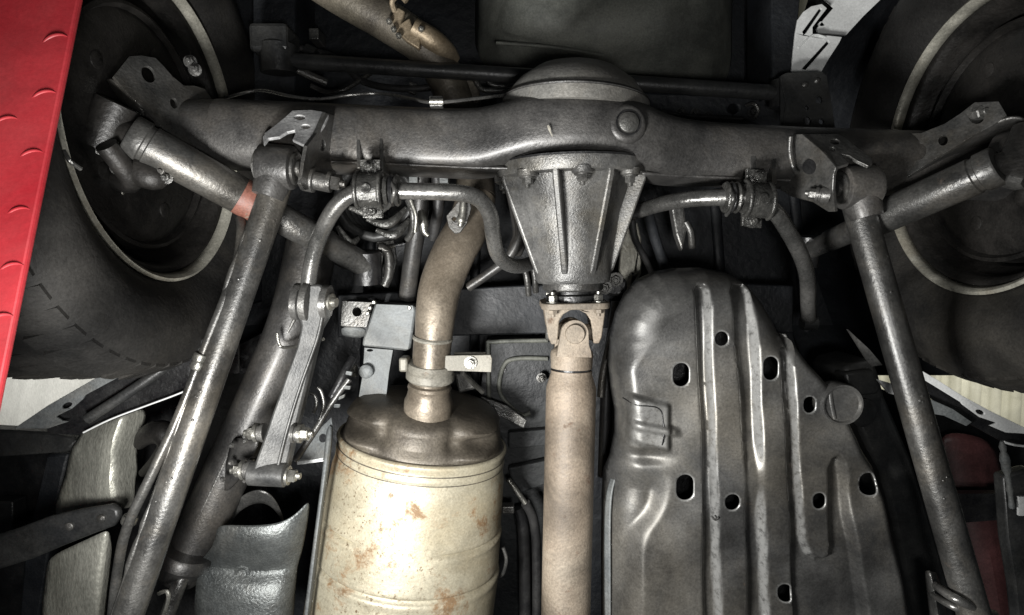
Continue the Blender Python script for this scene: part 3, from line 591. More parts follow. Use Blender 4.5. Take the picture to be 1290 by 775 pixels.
rec = [[(879, 366), (883, 361), (892, 361), (897, 366), (898, 480), (903, 600), (908, 700), (913, 830), (889, 830), (887, 600), (884, 500), (880, 430)],
       [(926, 368), (932, 361), (948, 361), (955, 368), (958, 480), (961, 560), (966, 680), (974, 830), (947, 830), (944, 700), (940, 600), (934, 500), (929, 430)],
       [(986, 445), (992, 440), (1000, 445), (1007, 560), (1012, 650), (1016, 680), (1024, 699), (1036, 706), (1044, 702), (1047, 690), (1046, 640), (1046, 592), (1052, 580), (1059, 577), (1066, 582), (1070, 600), (1074, 650), (1082, 700), (1092, 760), (1098, 830), (1002, 830), (1000, 720), (996, 620), (990, 520)]]
holes = [(910, 427, 8.8, 9.2), (858, 472, 10.5, 15), (971, 464, 9.8, 15), (863, 614, 11, 16.5), (922, 632, 9.5, 10.5), (1020, 510, 8, 10.5), (1032, 631, 8.2, 10.2), (1098, 612, 11, 14.5), (990, 748, 9.3, 11)]
def hsd(X, Y, h):
    cx, cy, hw, hh = h; l = max(0, hh - hw)
    yy = np.clip(Y - cy, -l, l); return np.hypot(X - cx, Y - cy - yy) - hw
def sst(a, b, x):
    t = np.clip((x - a) / (b - a), 0, 1); return t * t * (3 - 2 * t)
def tank_h(X, Y):
    sd = -psd(X, Y, outs)
    w = 24.0
    # wider shoulder on the left and over the top
    wl = 26 + 26 * sst(470, 420, Y) + 20 * sst(560, 640, Y) * sst(920, 840, X)
    wr = np.where(X > 1000, 14, wl)
    t = np.clip(1 - sd / wr, 0, 1)
    h = (.060 * np.where(X > 1000, .45, 1)) * (1 - np.sqrt(np.clip(1 - t * t, 0, 1)))
    for i, r in enumerate(rec):
        s = -psd(X, Y, np.array(r, float)); dep = .0110 if i else .0100
        if i == 1: dep = dep * (1 - .75 * np.exp(-((Y - 605) / 28) ** 2))
        gxr = (psd(X + 5, Y, np.array(r, float)) - psd(X - 5, Y, np.array(r, float))) / 5
        wide = sst(.4, 1.6, gxr)
        h += dep * 1.3 * (sst(-3.5, 3.0, s) * (1 - wide) + np.clip((s + 1) / 9.0, 0, 1) * wide)
    # left shoulder: long S ridge and pressed pads
    h += .018 * sst(0, 1, np.clip((830 + 18 * np.tanh((Y - 660) / 25) * -1 - X) / 26, 0, 1)) * sst(585, 625, Y)
    h -= .008 * sst(0, 7, 28 - np.abs(X - 818)) * sst(0, 8, 33 - np.abs(Y - 533 - (X - 818) * .25))
    h -= .006 * sst(0, 5, 7 - np.abs(Y - 538 - (X - 818) * .18)) * sst(790, 800, X) * sst(858, 848, X)
    h += .008 * np.exp(-(((X - 812) / 28) ** 2 + ((Y - 578) / 9) ** 2))
    h += .006 * np.exp(-(((X - 1092) / 17) ** 2 + ((Y - 622) / 24) ** 2))
    h += .0035 * np.sin(X * .021 + 1) * np.cos(Y * .017) + .0015 * np.sin(X * .06 + Y * .05)
    return h
stp = 2.0
gx = np.arange(764, 1170, stp); gy = np.arange(333, 832, stp)
X, Y = np.meshgrid(gx, gy); nx, ny = len(gx), len(gy)
def tsd(X, Y):
    s = psd(X, Y, outs)
    for h in holes: s = np.maximum(s, -hsd(X, Y, h))
    return s
CX = X[:-1, :-1] + stp / 2; CY = Y[:-1, :-1] + stp / 2
keep = tsd(CX, CY) < 0
idx = np.arange(nx * ny).reshape(ny, nx)
q = np.stack([idx[:-1, :-1], idx[:-1, 1:], idx[1:, 1:], idx[1:, :-1]], -1)[keep]
cnt = np.zeros(nx * ny, int); np.add.at(cnt, q.ravel(), 1)
Xf = X.ravel().copy(); Yf = Y.ravel().copy(); bnd = (cnt > 0) & (cnt < 4)
for _ in range(3):
    s0_ = tsd(Xf[bnd], Yf[bnd]); e = .3
    gxn = (tsd(Xf[bnd] + e, Yf[bnd]) - tsd(Xf[bnd] - e, Yf[bnd])) / (2 * e); gyn = (tsd(Xf[bnd], Yf[bnd] + e) - tsd(Xf[bnd], Yf[bnd] - e)) / (2 * e)
    g2 = np.maximum(gxn ** 2 + gyn ** 2, .25)
    Xf[bnd] -= np.clip(s0_ * gxn / g2, -2, 2); Yf[bnd] -= np.clip(s0_ * gyn / g2, -2, 2)
Hh = tank_h(Xf, Yf)
used = np.where(cnt > 0)[0]; rem = -np.ones(nx * ny, int); rem[used] = np.arange(len(used))
vv = [P(float(Xf[i]), float(Yf[i]), ZT) + Vector((0, 0, float(Hh[i]))) for i in used]
g = MB(); g.v = vv; g.f = [tuple(int(rem[k]) for k in f) for f in q]
gd = g.build('guard_plate', 'tank_guard', fg, 60, solid=.0022)
Xu, Yu = Xf[used], Yf[used]; wv = np.zeros(len(used))
for i, r in enumerate(rec):
    pr_ = np.array(r, float); s_ = -psd(Xu, Yu, pr_); gr_ = (psd(Xu + 5, Yu, pr_) - psd(Xu - 5, Yu, pr_)) / 5
    w_ = sst(.7, 1.5, gr_) * sst(-.5, 1, s_) * sst(8, 5.5, s_)  # right groove walls: lamplight painted in as pale colour, mixed with scuffed metal
    if i == 1: w_ = w_ * (1 - np.exp(-((Yu - 605) / 26) ** 2))
    wv = np.maximum(wv, w_ * (.75, .85, .65)[i] * np.where(Xu > 1050, 0, 1))
for h in holes: wv = np.maximum(wv, .75 * sst(2.2, .6, np.abs(hsd(Xu, Yu, h))))
wv = np.maximum(wv, .8 * sst(0, 8, 26 - np.abs(Xu - 818)) * sst(0, 8, 34 - np.abs(Yu - 533)) * .45)
wa = gd.data.attributes.new('wear_and_light', 'FLOAT', 'POINT'); wa.data.foreach_set('value', wv.astype(np.float32))
def zg(x, y): return float(tank_h(np.array([float(x)]), np.array([float(y)]))[0])
# tank inside, behind the holes
MB().prism([P(x, y, ZT) + Vector((0, 0, .075)) for x, y in ((800, 480), (806, 420), (830, 375), (880, 362), (930, 368), (970, 410), (1010, 470), (1070, 560), (1100, 640), (1135, 820), (792, 820), (795, 600))], (0, 0, .10)).build('tank_shell', 'grease_black', fg, 30, bevel=.01)
# seam of the welded patch on the left shoulder
MB().tube([P(x, y, ZT) + Vector((0, 0, zg(x, y) - .0001)) for x, y in ((788, 505), (800, 509), (815, 510), (826, 512), (832, 518), (834, 530), (834, 545), (833, 558), (830, 566))], .0009, 6, 3).build('patch_seam', 'grease_black', fg, 60)
sheet(rowsP([[(762, 830, .80), (769, 830, .79)], [(761, 700, .80), (768, 700, .79)], [(761, 640, .80), (768, 642, .79)], [(765, 610, .805), (771, 612, .795)], [(776, 583, .81), (780, 588, .80)]])).build('edge_flange', 'silver_bracket', fg, 50, sub=2, solid=.0025)
MB().tube([P(757, 500, .90), P(760, 470, .90), P(772, 420, .90), P(790, 372, .90)], .006, 10, 5).build('side_hem', 'bracket_grey', fg, 60)
cv = MB().lathe(P(1059, 509, ZT + .002), Vector((.02, .0, -1)), [(-.02, .0265), (.004, .0265), (.0065, .0255), (.006, .0235), (.003, .0215), (.002, .006)], 40).build('round_cover', 'tank_guard', fg, 40)
MB().tube([P(1046, 492, ZT - .001), P(1048, 510, ZT - .001), P(1052, 528, ZT - .001)], .0025, 8, 4, flat=.5).build('pressed_rib', 'tank_guard', cv, 60)
for (x, y, ax_) in ((905, 655, 0),): pass
MB().tube([P(897, 651, ZT - .002), P(901, 655, ZT - .003), P(905, 652, ZT - .002)], .0015, 6, 3).build('clip_pin', 'bracket_grey', fg)

# ================================================================== TRAILING ARMS
def trailing_arm(lab, top, a, b, r, bush, bax, seams):
    t = thing('trailing_arm', lab, 'suspension arm', lerp(a, b, .5), 'trailing arms')
    MB().tube([a, lerp(a, b, .33), lerp(a, b, .66), b], r, 28, 6).build('tube', 'arm_paint', t, 60)
    c = bush; d = (b - a).normalized()
    w = bax; n = d.cross(w).normalized()
    MB().lathe(c, w, [(-.0205, .017), (-.020, .0225), (-.0185, .0250), (-.015, .0258), (.015, .0258), (.0185, .0250), (.020, .0225), (.0205, .017)], 40).build('bush_housing', 'axle_grime', t, 40)
    MB().lathe(c, d, [(.010, .0205), (.026, .0200), (.034, .0185), (.038, .0178)], 30).build('weld_collar', 'axle_grime', t, 50)
    for s in (-1, 1):
        MB().lathe(c + w * .019 * s, w * s, [(0, .0195), (.004, .0195), (.0055, .017), (.005, .010), (.009, .010)], 28).build('rubber_bush', 'bracket_grey', t, 40)
    up, sd2 = perp(d)
    for (off, f0, f1) in seams:
        pts = []
        for k in range(40):
            f = lerp(f0, f1, k / 39); pts.append(lerp(a, b, f) + (Vector((off, 0, 0)) + Vector((0, 0, -1)) * math.sqrt(max(0, 1 - off * off))).normalized() * (r * .985))
        MB().tube(pts, .0026, 8, 1, jit=.7).build('weld_seam', 'arm_paint', t, 80)
    random.seed(11)
    for k in range(14):
        f = random.uniform(.06, .95); of = random.uniform(-.9, .9)
        nn = Vector((of, 0, -math.sqrt(1 - of * of)))
        MBx = MB().lathe(lerp(a, b, f) + nn * (r * .98), nn, [(0, random.uniform(.0015, .003)), (.0012, .001)], 7)
        sp_.append((MBx, t))
    return t
sp_ = []
aL0 = P(352, 224, .730); aL1 = P(147, 815, .655)
tL = trailing_arm('left trailing arm, a grey tube slanting down beside the brake cable', 'L', aL0, aL1, .0175, P(350, 210, .722), Vector((1, .10, 0)).normalized(), [(-.72, .12, .95)])
aR0 = P(1078, 250, .735); aR1 = P(1234, 800, .655)
tR = trailing_arm('right trailing arm, a smooth grey tube right of the tank guard', 'R', aR0, aR1, .0172, P(1081, 236, .728), Vector((1, -.05, 0)).normalized(), [])
for t in (tL, tR):
    mb = MB()
    for m_, tt in sp_:
        if tt is t: mb.add(m_.v, m_.f)
    o = mb.build('grime_specks', 'arm_paint', t, 60); o['kind'] = 'stuff'
# right arm front bracket
fbk = thing('arm_front_bracket', 'dark front mount at the bottom of the right trailing arm', 'bracket', P(1200, 755, .70))
sheet(rowsP([[(1163, 715, .72), (1172, 722, .70), (1180, 718, .72)], [(1168, 745, .72), (1178, 748, .69), (1186, 742, .72)], [(1172, 800, .72), (1186, 800, .69), (1200, 800, .72)]])).build('side_plate', 'bracket_grey', fbk, 60, sub=2, solid=.003)
MB().tube([P(1180, 738, .69), P(1196, 750, .655), P(1215, 760, .645), P(1235, 768, .66), P(1252, 774, .70)], .005, 12, 5).build('clamp_ring', 'bar_steel', fbk, 60)
MB().tube([P(1176, 750, .70), P(1196, 762, .665), P(1218, 772, .66), P(1236, 780, .68)], .004, 12, 5).build('clamp_ring', 'bar_steel', fbk, 60)

# ================================================================== STABILISER BAR
sb = thing('stabilizer_bar', 'bent steel stabilizer bar clamped under the axle', 'stabilizer bar', P(560, 241, .72))
left = [(388, 372, .775), (391, 340, .765), (400, 305, .75), (418, 268, .725), (440, 246, .715), (470, 240, .712), (520, 241, .712), (575, 243, .715), (602, 250, .725), (617, 270, .74), (621, 296, .76), (628, 322, .785), (646, 335, .82), (668, 332, .86), (700, 315, .90)]
right = [(700, 315, .90), (750, 292, .89), (795, 270, .84), (830, 258, .78), (870, 251, .745), (920, 249, .725), (950, 251, .72), (975, 266, .725), (992, 290, .745), (1009, 322, .77), (1017, 350, .79), (1018, 380, .82), (1019, 402, .85)]
MB().tube([P(*q) for q in left[:-1] + right], .0098, 22, 7).build('bar', 'bar_steel', sb, 60)
MB().lathe(P(1019, 407, .852) + Vector((-.018, 0, 0)), Vector((1, 0, 0)), [(.008, .010), (.028, .010)], 20).build('end_eye', 'black_paint', sb, 40)
def clamp(cx, cy, z, lab, rot=0):
    t = thing('stabilizer_clamp', lab, 'clamp', P(cx, cy, z), 'stabilizer bar clamps')
    c = P(cx, cy, z); X_ = Vector((1, rot, 0)).normalized()
    MB().lathe(c - X_ * .016, X_, [(0, .016), (.001, .0175), (.031, .0175), (.032, .016)], 28).build('rubber_bush', 'grease_metal', t, 40)
    st_ = MB(); rings = []
    for k in range(17):
        a = R(-10 + 200 * k / 16); v = Vector((0, math.cos(a), -math.sin(a)))
        rings.append([c - X_ * .012 + v * .0178, c - X_ * .012 + v * .0205, c + X_ * .012 + v * .0205, c + X_ * .012 + v * .0178])
    st_.rings(rings).build('strap', 'grease_metal', t, 40, bevel=.0008)
    for s in (-1, 1):
        rg = []
        for k in range(17):
            a = R(0 + 180 * k / 16); v = Vector((0, math.cos(a), -math.sin(a)))
            rg.append(c + X_ * .0135 * s + v * .0205)
        MB().tube(rg, .0026, 8, 1).build('strap_rim', 'grease_metal', t, 60)
    for s in (-1, 1):
        f_ = MB().box(c + Vector((0, (.027 if s < 0 else .022) * s, .004 if s < 0 else .014)), X_ * .012, Vector((0, .009, 0)), Vector((0, 0, .003))).build('foot', 'grease_metal', t, 0, bevel=.001)
        MB().bolt(c + Vector((0, (.027 if s < 0 else .024) * s, .001 if s < 0 else .012)), Vector((0, 0, -1)), .0058).build('bolt', 'grease_metal', f_)
    MB().lathe(c - Vector((0, 0, .0195)), Vector((0, 0, -1)), [(0, .006), (.002, .0055), (.002, .003)], 16).build('stamped_ring', 'grease_metal', t, 40)
    # two spaced washers on the bar beside it
    return t
clamp(466, 240, .712, 'greasy stabilizer clamp below the left half of the axle')
clamp(953, 252, .720, 'greasy stabilizer clamp below the right half of the axle', .12)
for i, (cx, cy, z, lab) in enumerate(((494, 240, .712, 'ridged collar on the bar right of the left clamp'), (921, 249, .725, 'ridged collar on the bar left of the right clamp'))):
    t = thing('bar_collar', lab, 'collar', P(cx, cy, z), 'stabilizer bar collars')
    for k in (-1, 0, 1):
        MB().lathe(P(cx + k * 6.5, cy, z), Vector((1, 0, 0)), [(-.0028, .0105), (-.0022, .0175), (0, .0188), (.0022, .0175), (.0028, .0105)], 26).build('ridge', ('grease_metal', 'grease_black', 'grease_metal')[k + 1], t, 40)
    MB().tube([P(cx - 2, cy - 14, z - .006), P(cx + 3, cy, z - .022), P(cx - 1, cy + 14, z - .008), P(cx - 6, cy + 22, z + .005)], .0026, 8, 5).build('clip', 'bracket_grey', t, 60)

# stabiliser link (left)
lk = thing('stabilizer_link', 'light grey forged link hanging from the left bar end', 'link', P(360, 500, .77))
zl, zl2 = .765, .745
ol = [(380, 366), (390, 358), (403, 358), (414, 367), (417, 381), (413, 398), (403, 416), (397, 440), (389, 475), (380, 512), (369, 556), (359, 600), (350, 608), (330, 607), (316, 600), (319, 588), (332, 552), (346, 512), (361, 470), (373, 438), (379, 412), (374, 394), (374, 378)]
zt, nn_ = planez((400, 380, zl), (335, 600, zl2), (395, 520, .765))
MB().prism([CAM + (P(x, y, 1.0) - CAM) * zt(x, y) for x, y in ol], (0, 0, .020)).build('arm', 'link_grey', lk, 35, bevel=.003)
ms = [(405, 385), (397, 425), (376, 485), (359, 540), (346, 592)]
MB().tube([CAM + (P(x + 3, y, 1.0) - CAM) * (zt(x, y) - .001) for x, y in ms], .0022, 8, 6).build('forging_ridge', 'link_grey', lk, 60)
for (x, z, r) in ((376, .775, .024), (387, .768, .025), (411, .765, .021)):
    MB().lathe(P(x, 380, z), Vector((1, .1, 0)), [(-.005, r * .9), (-.004, r), (.004, r), (.005, r * .9)], 30).build('upper_eye', 'bar_steel' if r < .025 else 'dark_cast', lk, 40)
MB().lathe(P(413, 380, .762), Vector((1, .1, -.2)), [(0, .011), (.006, .011), (.007, .008), (.0065, .006), (.012, .006)], 24).build('eye_cap', 'bolt_steel', lk, 40)
MB().lathe(P(316, 596, .752), Vector((1, .05, 0)), [(-.003, .011), (0, .0155), (.044, .0155), (.047, .011)], 28).build('lower_eye', 'link_grey', lk, 40)
for (x, y, s, mt) in ((358, 599, 1, 'bolt_steel'), (374, 546, 1, 'bolt_steel'), (328, 545, -1, 'bolt_steel'), (311, 592, -1, 'bolt_steel')):
    MB().lathe(P(x - 6 * s, y, .752), Vector((s, .05, 0)), [(0, .012), (.004, .012), (.0045, .010), (.008, .010), (.0085, .0115), (.0115, .0115)], 24).build('rubber_washer', 'dark_cast' if y < 560 else 'bar_steel', lk, 40)
    MB().bolt(P(x + 4 * s, y, .752), Vector((s, .05, 0)), .0085, .010).build('link_nut', mt, lk)
MB().tube([P(349, 420, .82), P(351, 432, .82), P(358, 438, .82), P(385, 434, .80), P(408, 427, .79)], .0022, 8, 5).build('wire_clip', 'bolt_steel', lk)

# ================================================================== SHOCK ABSORBERS
def shock(lab, knuckle, b0, b1, r1, b2, r2, lbl):
    t = thing('shock_absorber', lab, 'shock absorber', b0, 'rear shock absorbers')
    d = (b1 - b0).normalized(); L_ = (b1 - b0).length
    MB().lathe(b0, d, [(-.006, r1 * .55), (-.005, r1 * .98), (-.003, r1 * 1.05), (.011, r1 * 1.05), (.0125, r1 * .93), (.0165, r1 * .93), (.018, r1), (L_ - .004, r1), (L_, r1 * .9)], 36).build('body', 'arm_paint', t, 40)
    if lbl: MB().lathe(b0, d, [(L_ - .030, r1 * 1.012), (L_ - .003, r1 * 1.012)], 36, cap=False).build('label_band', 'orange_label', t)
    d2 = (b2 - b1).normalized(); L2 = (b2 - b1).length
    MB().lathe(b1, d2, [(-.004, r2 * .9), (0, r2), (L2 * .6, r2), (L2 * .62, r2 * .9), (L2, r2 * .88)], 28).build('dust_tube', 'bracket_grey', t, 40)
    MB().lathe(b2 - Vector((0, .02, 0)), Vector((0, 1, .2)), [(0, r2 * 1.05), (.045, r2 * 1.05)], 24).build('upper_eye', 'grease_black', t, 40)
    k, kr, ka = knuckle
    MB().tube([b0 + d * .002, lerp(b0, k, .5), k], [r1 * .72, r1 * .62, r1 * .75], 18, 4).build('lower_neck', 'drum_black', t, 60)
    MB().box(k + Vector((0, 0, .020)), ka * .024, ka.cross(Vector((0, 0, 1))) * .020, Vector((0, 0, .016))).build('mount_block', 'drum_black', t, 30, bevel=.006)
    e = MB().lathe(k, ka, [(-.028, kr * .7), (-.027, kr), (.027, kr), (.028, kr * .7)], 32).build('lower_eye', 'drum_black', t, 40)
    MB().lathe(k, ka, [(.026, kr * .55), (.034, kr * .55), (.035, kr * .4)], 6).build('bolt', 'bracket_grey', e)
    return t
shock('left shock absorber with an orange label band near its middle', (P(137, 158, .70), .0235, Vector((-.45, .9, 0)).normalized()), P(168, 172, .700), P(331, 262, .772), .0232, P(462, 335, .860), .0195, True)
shock('right shock absorber slanting behind the right arm top', (P(1292, 196, .64), .022, Vector((-.4, .9, 0)).normalized()), P(1252, 211, .648), P(1092, 282, .755), .0205, P(1020, 315, .90), .015, False)
t = thing('brake_hose_fitting', 'greasy brake hose fitting inside the left wheel', 'fitting', P(190, 222, .72))
MB().tube([P(150, 205, .72), P(172, 215, .71), P(195, 225, .71), P(205, 222, .72)], [.012, .016, .014, .008], 14, 4).build('fitting_body', 'drum_black', t, 60)
for x, y in ((205, 216), (210, 224), (147, 212), (240, 78), (246, 88)): MB().bolt(P(x, y, .71), Vector((.2, .1, -1)), .005).build('nut', 'bracket_grey', t)
MB().tube([P(80, 190, .60), P(88, 203, .60), P(102, 213, .61)], .0022, 8, 4).build('wire', 'bar_steel', t)

# coil springs above the axle
def spring(cx, cy, z0, lab, n=5):
    t = thing('coil_spring', lab, 'spring', P(cx, cy, z0))
    c = P(cx, cy, z0); pts = [c + Vector((.055 * math.cos(a), .055 * math.sin(a), .034 * a / (2 * math.pi))) for a in [2 * math.pi * k / 16 for k in range(16 * n + 1)]]
    MB().tube(pts, .0072, 12, 1).build('coil', 'black_paint', t, 60)
    MB().lathe(c + Vector((0, 0, -.012)), Vector((0, 0, 1)), [(.18, .05), (.184, .062), (.188, .062)], 40).build('spring_seat', 'grease_black', t, 40)
spring(470, 250, .87, 'left coil spring peeking out under the left clamp')

# ================================================================== LEFT: brackets, rail, cables
sbk = thing('silver_box_bracket', 'silver grey box bracket left of the exhaust pipe', 'bracket', P(490, 412, .88))
zb = .872
MB().prism([P(*q, zb) for q in ((472, 383), (522, 385), (524, 392), (517, 440), (510, 442), (456, 436), (457, 428))], (0, 0, .06)).build('box', 'silver_bracket', sbk, 30, bevel=.003)
sk = MB().prism([P(*q, .880) for q in ((431, 379), (470, 381), (462, 413), (429, 411))], (0, 0, .05), [ell(449.5, 393, 5.6, 5.6, .880)]).build('stub', 'bracket_grey', sbk, 30, bevel=.002)
sheet(rowsP([[(429, 411, .880), (462, 413, .880)], [(430, 418, .8825), (460, 420, .8825)], [(431, 425, .895), (459, 427, .895)]])).build('lower_lip', 'silver_bracket', sbk, 50, sub=1, solid=.003)
MB().prism([P(*q, .905) for q in ((459, 438), (495, 441), (490, 470), (486, 505), (452, 500), (457, 470))], (0, 0, .012), [ell(466, 441.5, 4, 1.6, .905)]).build('leg', 'silver_bracket', sbk, 30, bevel=.002)
MB().lathe(P(463, 467, .904), Vector((0, 0, -1)), [(0, .0105), (.010, .0105), (.012, .008)], 24).build('boss', 'silver_bracket', sbk, 40)
MB().lathe(P(449, 467, .90), Vector((-1, 0, 0)), [(0, .010), (.010, .010), (.012, .007)], 6).build('nut', 'bolt_steel', sbk)
for x, y in ((466, 388), (463, 395), (471, 381), (516, 388)): MB().lathe(P(x, y, zb), Vector((0, 0, -1)), [(0, .0035), (.002, .002)], 8).build('weld_spatter', 'bolt_steel', sbk)

lf = thing('left_chassis_rail', 'grimy left chassis rail between trailing arm and link', 'chassis rail', P(300, 560, .86))
MB().tube([P(395, 300, .90), P(372, 400, .885), P(330, 500, .87), P(284, 600, .855), P(238, 700, .84), P(226, 722, .84)], [.036, .036, .034, .033, .031, .030], 28, 6, flat=1.1).build('rail', 'axle_grime', lf, 60)
MB().tube([P(372, 400, .850), P(322, 500, .838), P(275, 600, .823), P(232, 690, .812)], .0035, 8, 5).build('edge_bead', 'bracket_grey', lf, 60)
gus = sheet(rowsP([[(292, 545, .82), (312, 560, .80), (330, 545, .80)], [(286, 580, .82), (300, 592, .80), (318, 582, .80)], [(276, 612, .83), (284, 622, .82), (296, 612, .82)]])).build('gusset', 'axle_grime', lf, 60, sub=2, solid=.004)
random.seed(3)
for k in range(10): MB().lathe(P(random.uniform(280, 325), random.uniform(545, 615), .79), Vector((0, 0, -1)), [(0, .004), (.003, .002)], 8).build('weld_spatter', 'bracket_grey', gus)
MB().lathe(P(231, 706, .812), (P(226, 722, .81) - P(240, 690, .815)).normalized(), [(-.012, .033), (-.008, .036), (.004, .036), (.010, .030), (.024, .024)], 30).build('rail_joint', 'axle_grime', lf, 40)
MB().tube([P(236, 716, .80), P(224, 740, .79), P(206, 790, .78)], .010, 14, 5).build('strut', 'bracket_grey', lf)
MB().tube([P(200, 748, .74), P(210, 745, .735), P(212, 756, .735), P(206, 775, .735)], .0025, 8, 5).build('wire_loop', 'bolt_steel', lf)

pc = thing('brake_cable', 'thin steel cable running along the left side of the left arm', 'cable', P(240, 500, .70))
MB().tube([P(303, 276, .76), P(304, 292, .745), P(299, 330, .72), P(286, 370, .70), P(258, 440, .69), P(225, 525, .68), P(190, 600, .67), P(160, 665, .67), P(148, 720, .68), P(140, 790, .69)], .0056, 14, 6).build('sheath', 'arm_paint', pc, 60)
for x, y in ((253, 450), (250, 460), (163, 655)): MB().lathe(P(x, y, .688), Vector((-.4, .9, 0)), [(-.005, .0075), (-.003, .0085), (.003, .0085), (.005, .0075)], 16).build('collar', 'bolt_steel', pc, 40)

hs1 = thing('heat_shield', 'blue grey creased heat shield at the bottom left of the muffler', 'heat shield', P(315, 720, .8))
rows = [[(274, 661, .80), (300, 662, .795), (335, 662, .795), (360, 657, .80), (378, 644, .81), (391, 628, .82)],
        [(272, 672, .798), (300, 673, .79), (335, 673, .79), (360, 670, .797), (378, 660, .81), (389, 648, .82)],
        [(268, 690, .80), (300, 692, .795), (335, 692, .795), (360, 690, .80), (376, 684, .815), (384, 680, .83)],
        [(256, 702, .815), (296, 706, .812), (332, 708, .812), (358, 706, .818), (373, 702, .83), (379, 700, .84)],
        [(250, 712, .824), (294, 718, .822), (330, 720, .822), (356, 718, .826), (371, 714, .836), (375, 712, .845)],
        [(248, 724, .818), (292, 730, .812), (328, 732, .812), (355, 730, .816), (371, 726, .83), (374, 724, .84)],
        [(246, 745, .81), (290, 750, .80), (326, 750, .80), (354, 750, .807), (369, 746, .825), (372, 744, .84)],
        [(242, 800, .81), (286, 800, .80), (324, 800, .80), (352, 800, .807), (366, 800, .825), (369, 800, .84)]]
hso = sheet(rowsP(rows)).build('shield', 'shield_blue', hs1, 60, sub=2, solid=.0018)
MB().lathe(P(306, 720, .820), Vector((0, 0, -1)), [(0, .012), (.003, .011), (.0035, .007), (.001, .004)], 24).build('fixing_dimple', 'shield_blue', hs1, 40)
rows = [[(286, 655, .88), (296, 630, .86), (318, 617, .85), (336, 618, .85), (350, 634, .86), (358, 655, .88)], [(288, 668, .89), (298, 645, .87), (320, 633, .86), (337, 634, .86), (350, 646, .87), (360, 668, .89)]]
sheet(rowsP(rows)).build('inner_shield', 'bracket_grey', hs1, 60, sub=2, solid=.002)
hst = thing('heat_shield_strip', 'narrow folded metal strip along the left side of the muffler', 'strip', P(398, 660, .81))
sheet(rowsP([[(411, 536, .815), (416, 537, .81), (421, 538, .815)], [(408, 580, .81), (412, 580, .805), (416, 580, .815)], [(400, 640, .80), (404, 640, .795), (408, 640, .81)], [(391, 710, .79), (395, 710, .785), (400, 710, .80)], [(378, 810, .78), (383, 810, .775), (388, 810, .79)]])).build('strip', 'silver_bracket', hst, 60, sub=1, solid=.0015)
plate3((385, 582, .82), (418, 528, .82), (412, 578, .81), [(374, 585), (390, 560), (405, 538), (417, 526), (419, 540), (413, 562), (411, 577), (408, 580)], [(406.5, 552, 5, 5.5, 0)], .002, 'mount_tab', 'silver_bracket', hst)
MB().prism([P(374, 582, .815), P(409, 577, .812), P(409, 581, .812), P(374, 586, .815)], (0, 0, .012)).build('tab_lip', 'white_flange', hst, 0, bevel=.0006)
MB().tube([P(372, 580, .84), P(395, 545, .84), P(420, 505, .845), P(440, 478, .85)], .0045, 10, 5).build('rod', 'bracket_grey', hst, 60)
MB().tube([P(418, 500, .85), P(428, 482, .85), P(438, 462, .86), P(444, 452, .87)], .006, 10, 5).build('hose', 'grease_black', hst, 60)
for x, y in ((438, 488), (431, 500), (440, 470), (425, 511)): MB().box(P(x, y, .84), Vector((.004, random.uniform(-.002, .002), .001)), Vector((-.001, .0028, .001)), Vector((0, 0, .003))).build('clip', 'silver_bracket', hst, 0, bevel=.001)
MB().tube([P(395, 520, .84), P(399, 508, .84), P(396, 498, .84), P(389, 495, .84)], .0025, 8, 5).tube([P(403, 528, .84), P(408, 510, .84), P(405, 494, .84), P(400, 488, .84)], .0025, 8, 5).build('spring_clip', 'bar_steel', hst, 60)

# hoses and brackets between left clamp and exhaust
hx = thing('hose_bundle', 'black hoses with metal ends right of the left coil spring', 'hoses', P(510, 300, .88))
MB().tube([P(530, 215, .86), P(528, 270, .87), P(520, 320, .89), P(513, 375, .92)], .013, 14, 5).build('pipe', 'axle_grime', hx, 60)
MB().tube([P(514, 252, .80), P(520, 270, .80), P(520, 290, .81), P(513, 302, .82)], .0042, 10, 5).build('hook', 'bracket_grey', hx, 60)
MB().tube([P(517, 252, .795), P(524, 272, .795), P(523, 292, .80)], .003, 10, 5).build('hook', 'bolt_steel', hx, 60)
MB().tube([P(530, 265, .83), P(533, 280, .83), P(535, 292, .83), P(540, 297, .83)], [.004, .007, .005, .003], 10, 4).build('hose_clip', 'bolt_steel', hx, 60)
MB().tube([P(478, 312, .87), P(489, 318, .87), P(490, 345, .87), P(484, 360, .87)], .0065, 12, 5).build('bracket_rod', 'bracket_grey', hx, 60)
MB().tube([P(550, 222, .86), P(552, 260, .87), P(545, 300, .90)], .008, 12, 5).build('pipe', 'rubber_hose', hx, 60)
for x in (522, 560): MB().box(P(x, 224, .85), Vector((.006, 0, 0)), Vector((0, .008, 0)), Vector((0, 0, .01))).build('tab', 'silver_bracket', hx, 0, bevel=.001)
MB().tube([P(648, 215, .84), P(650, 260, .85), P(655, 295, .86), P(640, 325, .87), P(615, 345, .88), P(590, 362, .89)], .007, 12, 6).build('brake_pipe', 'axle_grime', hx, 60)
hy = thing('right_hose_group', 'black hoses and pale plate right of the differential nose', 'hoses', P(820, 300, .92))
MB().prism([P(*q, .95) for q in ((784, 285), (803, 280), (808, 300), (808, 345), (790, 375), (780, 340))], (0, 0, .01), [ell(798, 345, 1.6, 1.6, .95)]).build('pale_plate', 'rim_paint', hy, 0, bevel=.002)
MB().tube([P(796, 270, .90), P(800, 300, .91), P(812, 325, .92), P(822, 345, .93)], .005, 10, 5).build('hose', 'rubber_hose', hy, 60)
MB().tube([P(815, 262, .90), P(825, 300, .92), P(842, 350, .94)], .008, 10, 5).build('hose', 'underseal', hy, 60)
MB().prism([P(*q, .88) for q in ((845, 255), (862, 255), (866, 290), (860, 318), (852, 296))], (0, 0, .02)).build('hose_end', 'bracket_grey', hy, 0, bevel=.004)
